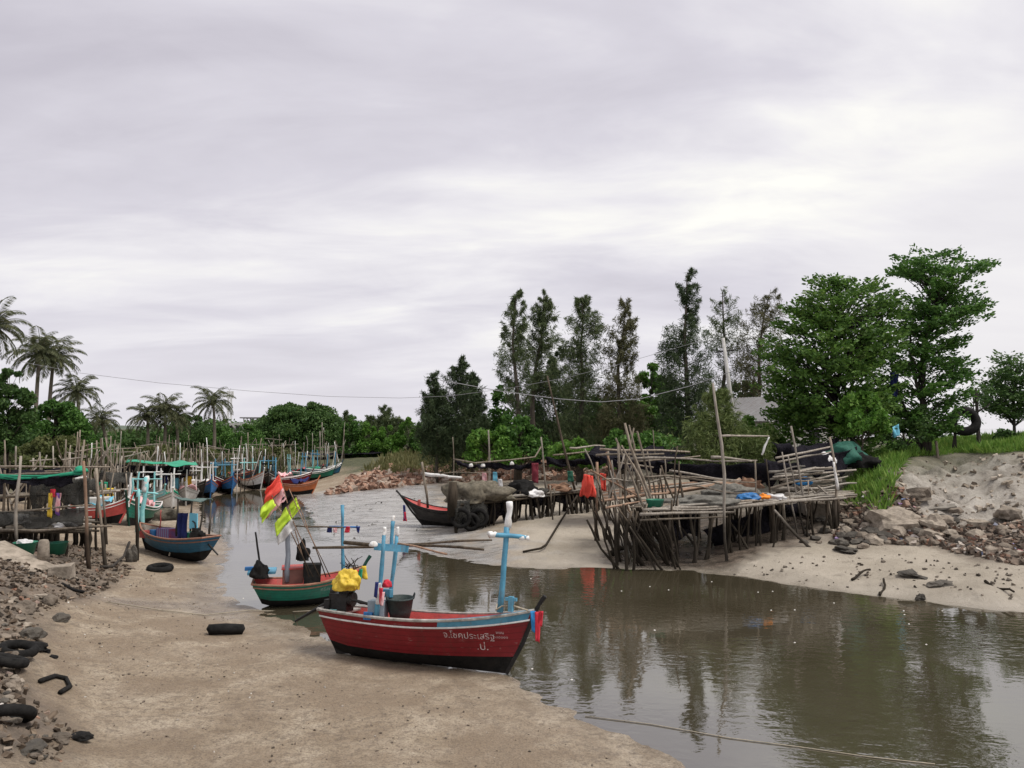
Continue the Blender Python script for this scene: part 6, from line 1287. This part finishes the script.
    for i, (px, py, d, m, l) in enumerate([(172, 468, 60, PINKCLOTH, 'pink cloth hung on poles behind the blue boat'), (188, 476, 58, YELLOW, 'yellow flag cloth on a pole beside the pale boats'), (176, 478, 57, CYANPANEL, 'light blue cloth hung among the pale boats'), (164, 474, 57, NAVY, 'navy cloth hung left of the pink cloth'), (108, 488, 44, YELLOW, 'orange yellow cloth tied to a rack pole at the left'), (344, 473, 89, CYANPANEL, 'pale blue nets hung under the far pier roof'), (328, 474, 88, WHITECLOTH, 'white cloth hung under the far pier roof'), (360, 472, 90, BLUECLOTH, 'blue cloth hung at the right of the far pier'), (104, 482, 45, GREENTARP, 'green cloth hung behind the orange yellow cloth')]):
        o = strip('hung_cloth', at(px, py, d), .75, .5, m); tag(o, l, 'cloth')


near_jetty(); net_jetty(); left_hut(); left_racks()


# ------------------------------------------------------------------ house, far building, mast, cables, right-bank odds and ends
def house():
    g = at(771, 440, 57); z0 = gz(g.x, 57); r = empty('house', (g.x, 57, z0), R(-62), 'small white house with a grey sheet roof, half hidden by the broad tree', 'house'); W, D, hh = 6.5, 6.6, 2.3
    mb = MB().box((0, 0, hh / 2), (W, D, hh)).add([(-W / 2 + .003, -D / 2, hh), (-W / 2 + .003, D / 2, hh), (-W / 2 + .003, 0, hh + 1.5), (W / 2 - .003, -D / 2, hh), (W / 2 - .003, D / 2, hh), (W / 2 - .003, 0, hh + 1.5)], [(0, 1, 2), (3, 5, 4), (0, 2, 5, 3), (1, 4, 5, 2)]); mb.build('wall', WALLW, r)
    for s_ in (1, -1):
        o = MB().grid(lambda u, v: Vector(((u - .5) * (W + .9), s_ * (v * (D / 2 + .6)), hh + 1.62 - v * 1.80 + .018 * math.sin(u * 150))), 60, 3).build('roof', ROOFG, r, solid=.05)
        for e in (1, -1): MB().tube([(e * (W / 2 + .46), s_ * .02, hh + 1.60), (e * (W / 2 + .46), s_ * (D / 2 + .6), hh - .22)], .11, 4).build('fascia', WHITE, r)
    for x in (-1.6, 1.4):
        w = MB().box((x, -D / 2 - .02, 1.2), (1.2, .08, 1.0)).build('window', WHITE, r); MB().box((x, -D / 2 - .07, 1.2), (1.0, .03, .82)).build('pane', GLASSD, w)
    w = MB().box((W / 2 + .02, .6, 1.2), (.08, 1.2, 1.0)).build('window', WHITE, r); MB().box((W / 2 + .07, .6, 1.2), (.03, 1.0, .82)).build('pane', GLASSD, w)


def far_building():
    a = at(222, 440, 175); c = at(262, 440, 175); z0 = gz(a.x, 175); w = c.x - a.x; r = empty('flat_roofed_building', (.5 * (a.x + c.x), 175, z0), .1, 'pale flat roofed building behind the trees beside the telecom mast', 'building'); zt = at(250, 418.5, 175).z - z0
    MB().box((0, 0, zt / 2 - .5), (w, 7, zt - 1)).build('wall', WALLW, r)
    for i in range(5): wd = MB().box((-w / 2 + 1.0 + i * (w - 2) / 4, -3.53, zt - 1.9), (1.1, .1, .9)).build('window', WALLW, r); MB().box((-w / 2 + 1.0 + i * (w - 2) / 4, -3.6, zt - 1.9), (.95, .05, .75)).build('pane', GLASSD, wd)
    for i in range(6): MB().box((w * .1 + i * w * .4 / 5, -2.5, zt - .5), (.18, .18, 1.0)).build('roof_post', WALLW, r)
    MB().box((w * .28, 0, zt + .12), (w * .5, 7.4, .25)).build('roof', ROOFG, r)


def mast():
    b = at(229, 440, 210); z0 = gz(b.x, 210); zt = at(230, 391, 210).z; r = empty('telecom_mast', (b.x, 210, z0), 0, 'pale lattice telecom mast rising beside the lone palm', 'mast'); h = zt - z0
    for sx in (-1, 1):
        for sy in (-1, 1): MB().tube([(sx * .55, sy * .55, 0), (sx * .35, sy * .35, h)], .11, 5).build('mast_leg', WHITE, r)
    for i in range(9):
        z = h * (i + .5) / 9; k = .55 - .2 * z / h
        for sx in (-1, 1): MB().tube([(sx * k, -k, z), (-sx * k, -k, z + h / 9)], .05, 4).build('lattice_brace', WHITE, r)
    for a in (0, 2.1, 4.2): o = MB().box((math.cos(a) * .8, math.sin(a) * .8, h - 1.0), (.35, .25, 1.9)).build('antenna', WHITE, r)


def cables():
    A = at
    u = empty('utility_pole', G(741, 447), 0, 'pale leaning pole carrying the cables left of the house', 'utility pole'); p = A(740, 450, 51); p.z = gz(p.x, 51); t = A(723, 338, 51); MB().tube([p - Vector((0, 0, .4)), p.lerp(t, .5), t], [.17, .14, .11], 9).build('pole', mat('pale_concrete_pole', (.46, .45, .43), (.36, .35, .33), rough=.85), u, smooth=True, world=True); MB().tube([A(716, 352, 51), A(734, 350, 51)], .05, 6).build('crossarm', METAL, u, world=True)
    def cable(pts, d, l, r=.012):
        P = []
        for i in range(len(pts) - 1):
            for k in range(6): t = k / 6; P.append((pts[i][0] + (pts[i + 1][0] - pts[i][0]) * t, pts[i][1] + (pts[i + 1][1] - pts[i][1]) * t))
        P.append(pts[-1]); o = MB().tube([A(x, y, d) for x, y in P], r, 5).build('cable', CABLE, smooth=True); tag(recentre(o), l, 'cable', 'overhead cables')
    cable([(-30, 352), (80, 373), (160, 383), (250, 391), (330, 396.5), (400, 398), (450, 396), (510, 388), (565, 378), (620, 364), (690, 344), (723, 339)], 51, 'long overhead cable sagging across the sky from the left')
    cable([(440, 380), (500, 391), (560, 399), (600, 402), (640, 399), (690, 386), (733, 371)], 50, 'lower overhead cable looping in front of the casuarinas', .022)


def right_bank():
    rr = random.Random(15); A = at; g = G(960, 441); r0 = empty('black_pipe_loop', g, 0, 'thick black pipe bent into a loop beside the tall tree trunk', 'pipe')
    d = 47.5; c = A(964, 421, d); MB().tube([c + Vector((math.cos(a) * .72, .1 * math.sin(a * 2), math.sin(a) * .62)) for a in [2.2 + 2 * math.pi * k / 26 * .94 for k in range(27)]], .27, 10).build('pipe', BLACK, r0, smooth=True, world=True); MB().stick(Vector((c.x - .5, d + .2, gz(c.x, d) - .3)), c + Vector((-.35, .2, .9)), .12, .02).build('support_post', BARK_D, r0, world=True)
    p = A(979, 441, 48.5); pole_thing('bare_tree', Vector((p.x, 48.5, gz(p.x, 48.5) - .3)), A(976, 388, 48.5), .09, BARK_D, 'thin dark bare trunk beside the loop of black pipe', 'tree', None, .015)
    pole_thing('leaning_branch', A(977, 412, 48.4), A(990, 404, 48.2), .06, BARK_D, 'short dark branch jutting right from the thin bare trunk', 'branch', None, .03)
    GL = 'boards and poles leaning under the tall tree'
    for ft, tp, l, m in [((877, 457), (897, 437), 'pale board leaning to the right under the tall tree', POLE_L), ((906, 452), (899, 411), 'bleached upright post under the tall tree', POLE_L), ((930, 452), (922, 436), 'pale stick leaning left under the tall tree', POLE), ((938, 461), (936, 441), 'short stake standing in the grass', POLE), ((915, 450), (930, 430), 'thin stick leaning right under the tall tree', POLE), ((886, 452), (893, 425), 'thin dark stick left of the bleached upright post', POLE_D), ((903, 452), (929, 447), 'pale rail lying low on the grass edge', POLE_L)]:
        g = G(*ft); pole_thing('leaning_pole', g - Vector((0, 0, .1)), A(tp[0], tp[1], g.y), .09, m, l, 'pole', GL)
    drape('light_blue_cloth', [A(892, 427, 43.6), A(899, 424, 43.6), A(900, 436, 43.5), A(893, 438, 43.5)], CYANPANEL, 0, .12, 5, 6); tag(bpy.data.objects['light_blue_cloth'], 'light blue cloth hanging on the stick under the tall tree', 'cloth'); drape('dark_blue_cloth', [A(890, 372, 44.5), A(897, 374, 44.5), A(896, 410, 44.5), A(889, 410, 44.5)], NAVY, 0, .2, 5, 8); tag(bpy.data.objects['dark_blue_cloth'], 'long dark blue cloth hanging in the tall tree', 'cloth')
    heap('covered_heap', A(845, 458, 40.5), (1.1, .8, .75), mat('dark_green_tarp', (.015, .07, .05), (.02, .1, .07), bump=.5), 'dark green tarp covered heap under the broad tree', 'tarp', None, 51, .35); heap('black_bags', A(862, 464, 40.2), (.8, .6, .5), BLACK, 'black bags beside the green covered heap', 'bags', None, 52, .4); heap('white_sack', A(829, 463, 39.6), (.4, .35, .5), WHITECLOTH, 'white sack left of the green covered heap', 'sack', None, 53, .3)
    for px, py, l in ((942, 586, 'dark weed clump on the right mud flat'), (914, 578, 'grey branch clump on the right mud flat'), (848, 553, 'dark stone heap at the edge of the right mud flat'), (921, 600, 'small dark crooked twig near the right waterline')):
        rock(px, py, 22 if px != 921 else 9, 7, ROCKD, 'weed_clump', l, 'clump', None, px, amp=.6)
    for i, (a, b, l) in enumerate([((852, 582), (870, 574), 'dark bent twig lying on the right mud flat'), ((880, 597), (884, 583), 'thin twig near the right waterline'), ((985, 584), (1014, 596), 'long dark branch at the right edge of the mud flat')]): pole_thing('driftwood_twig', G(*a) + Vector((0, 0, .06)), G(*b) + Vector((0, 0, .12)), .05, POLE_D, l, 'twig', None, .1)
    # a rope afloat on the creek, and foam flecks
    P = [atz(x, y, .012) for x, y in ((585, 716), (650, 724), (730, 738), (800, 747), (870, 757), (935, 764))]; o = MB().tube(P, .009, 5).build('floating_rope', ROPE, smooth=True); tag(recentre(o), 'thin pale rope floating on the water in the lower right', 'rope')
    C = in_poly(55, WP[:-3]); mb = MB()
    for x, y in C: mb.lathe([(0, .02), (rr.uniform(.008, .022), .012), (.03, .0)], (x, y, 0), 6)
    o = mb.build('foam_flecks', mat('foam', (.62, .60, .56), (.5, .48, .44), rand=0)); tag(o, 'pale foam flecks floating on the creek', 'foam', kind='stuff')


house(); far_building(); mast(); cables(); right_bank()
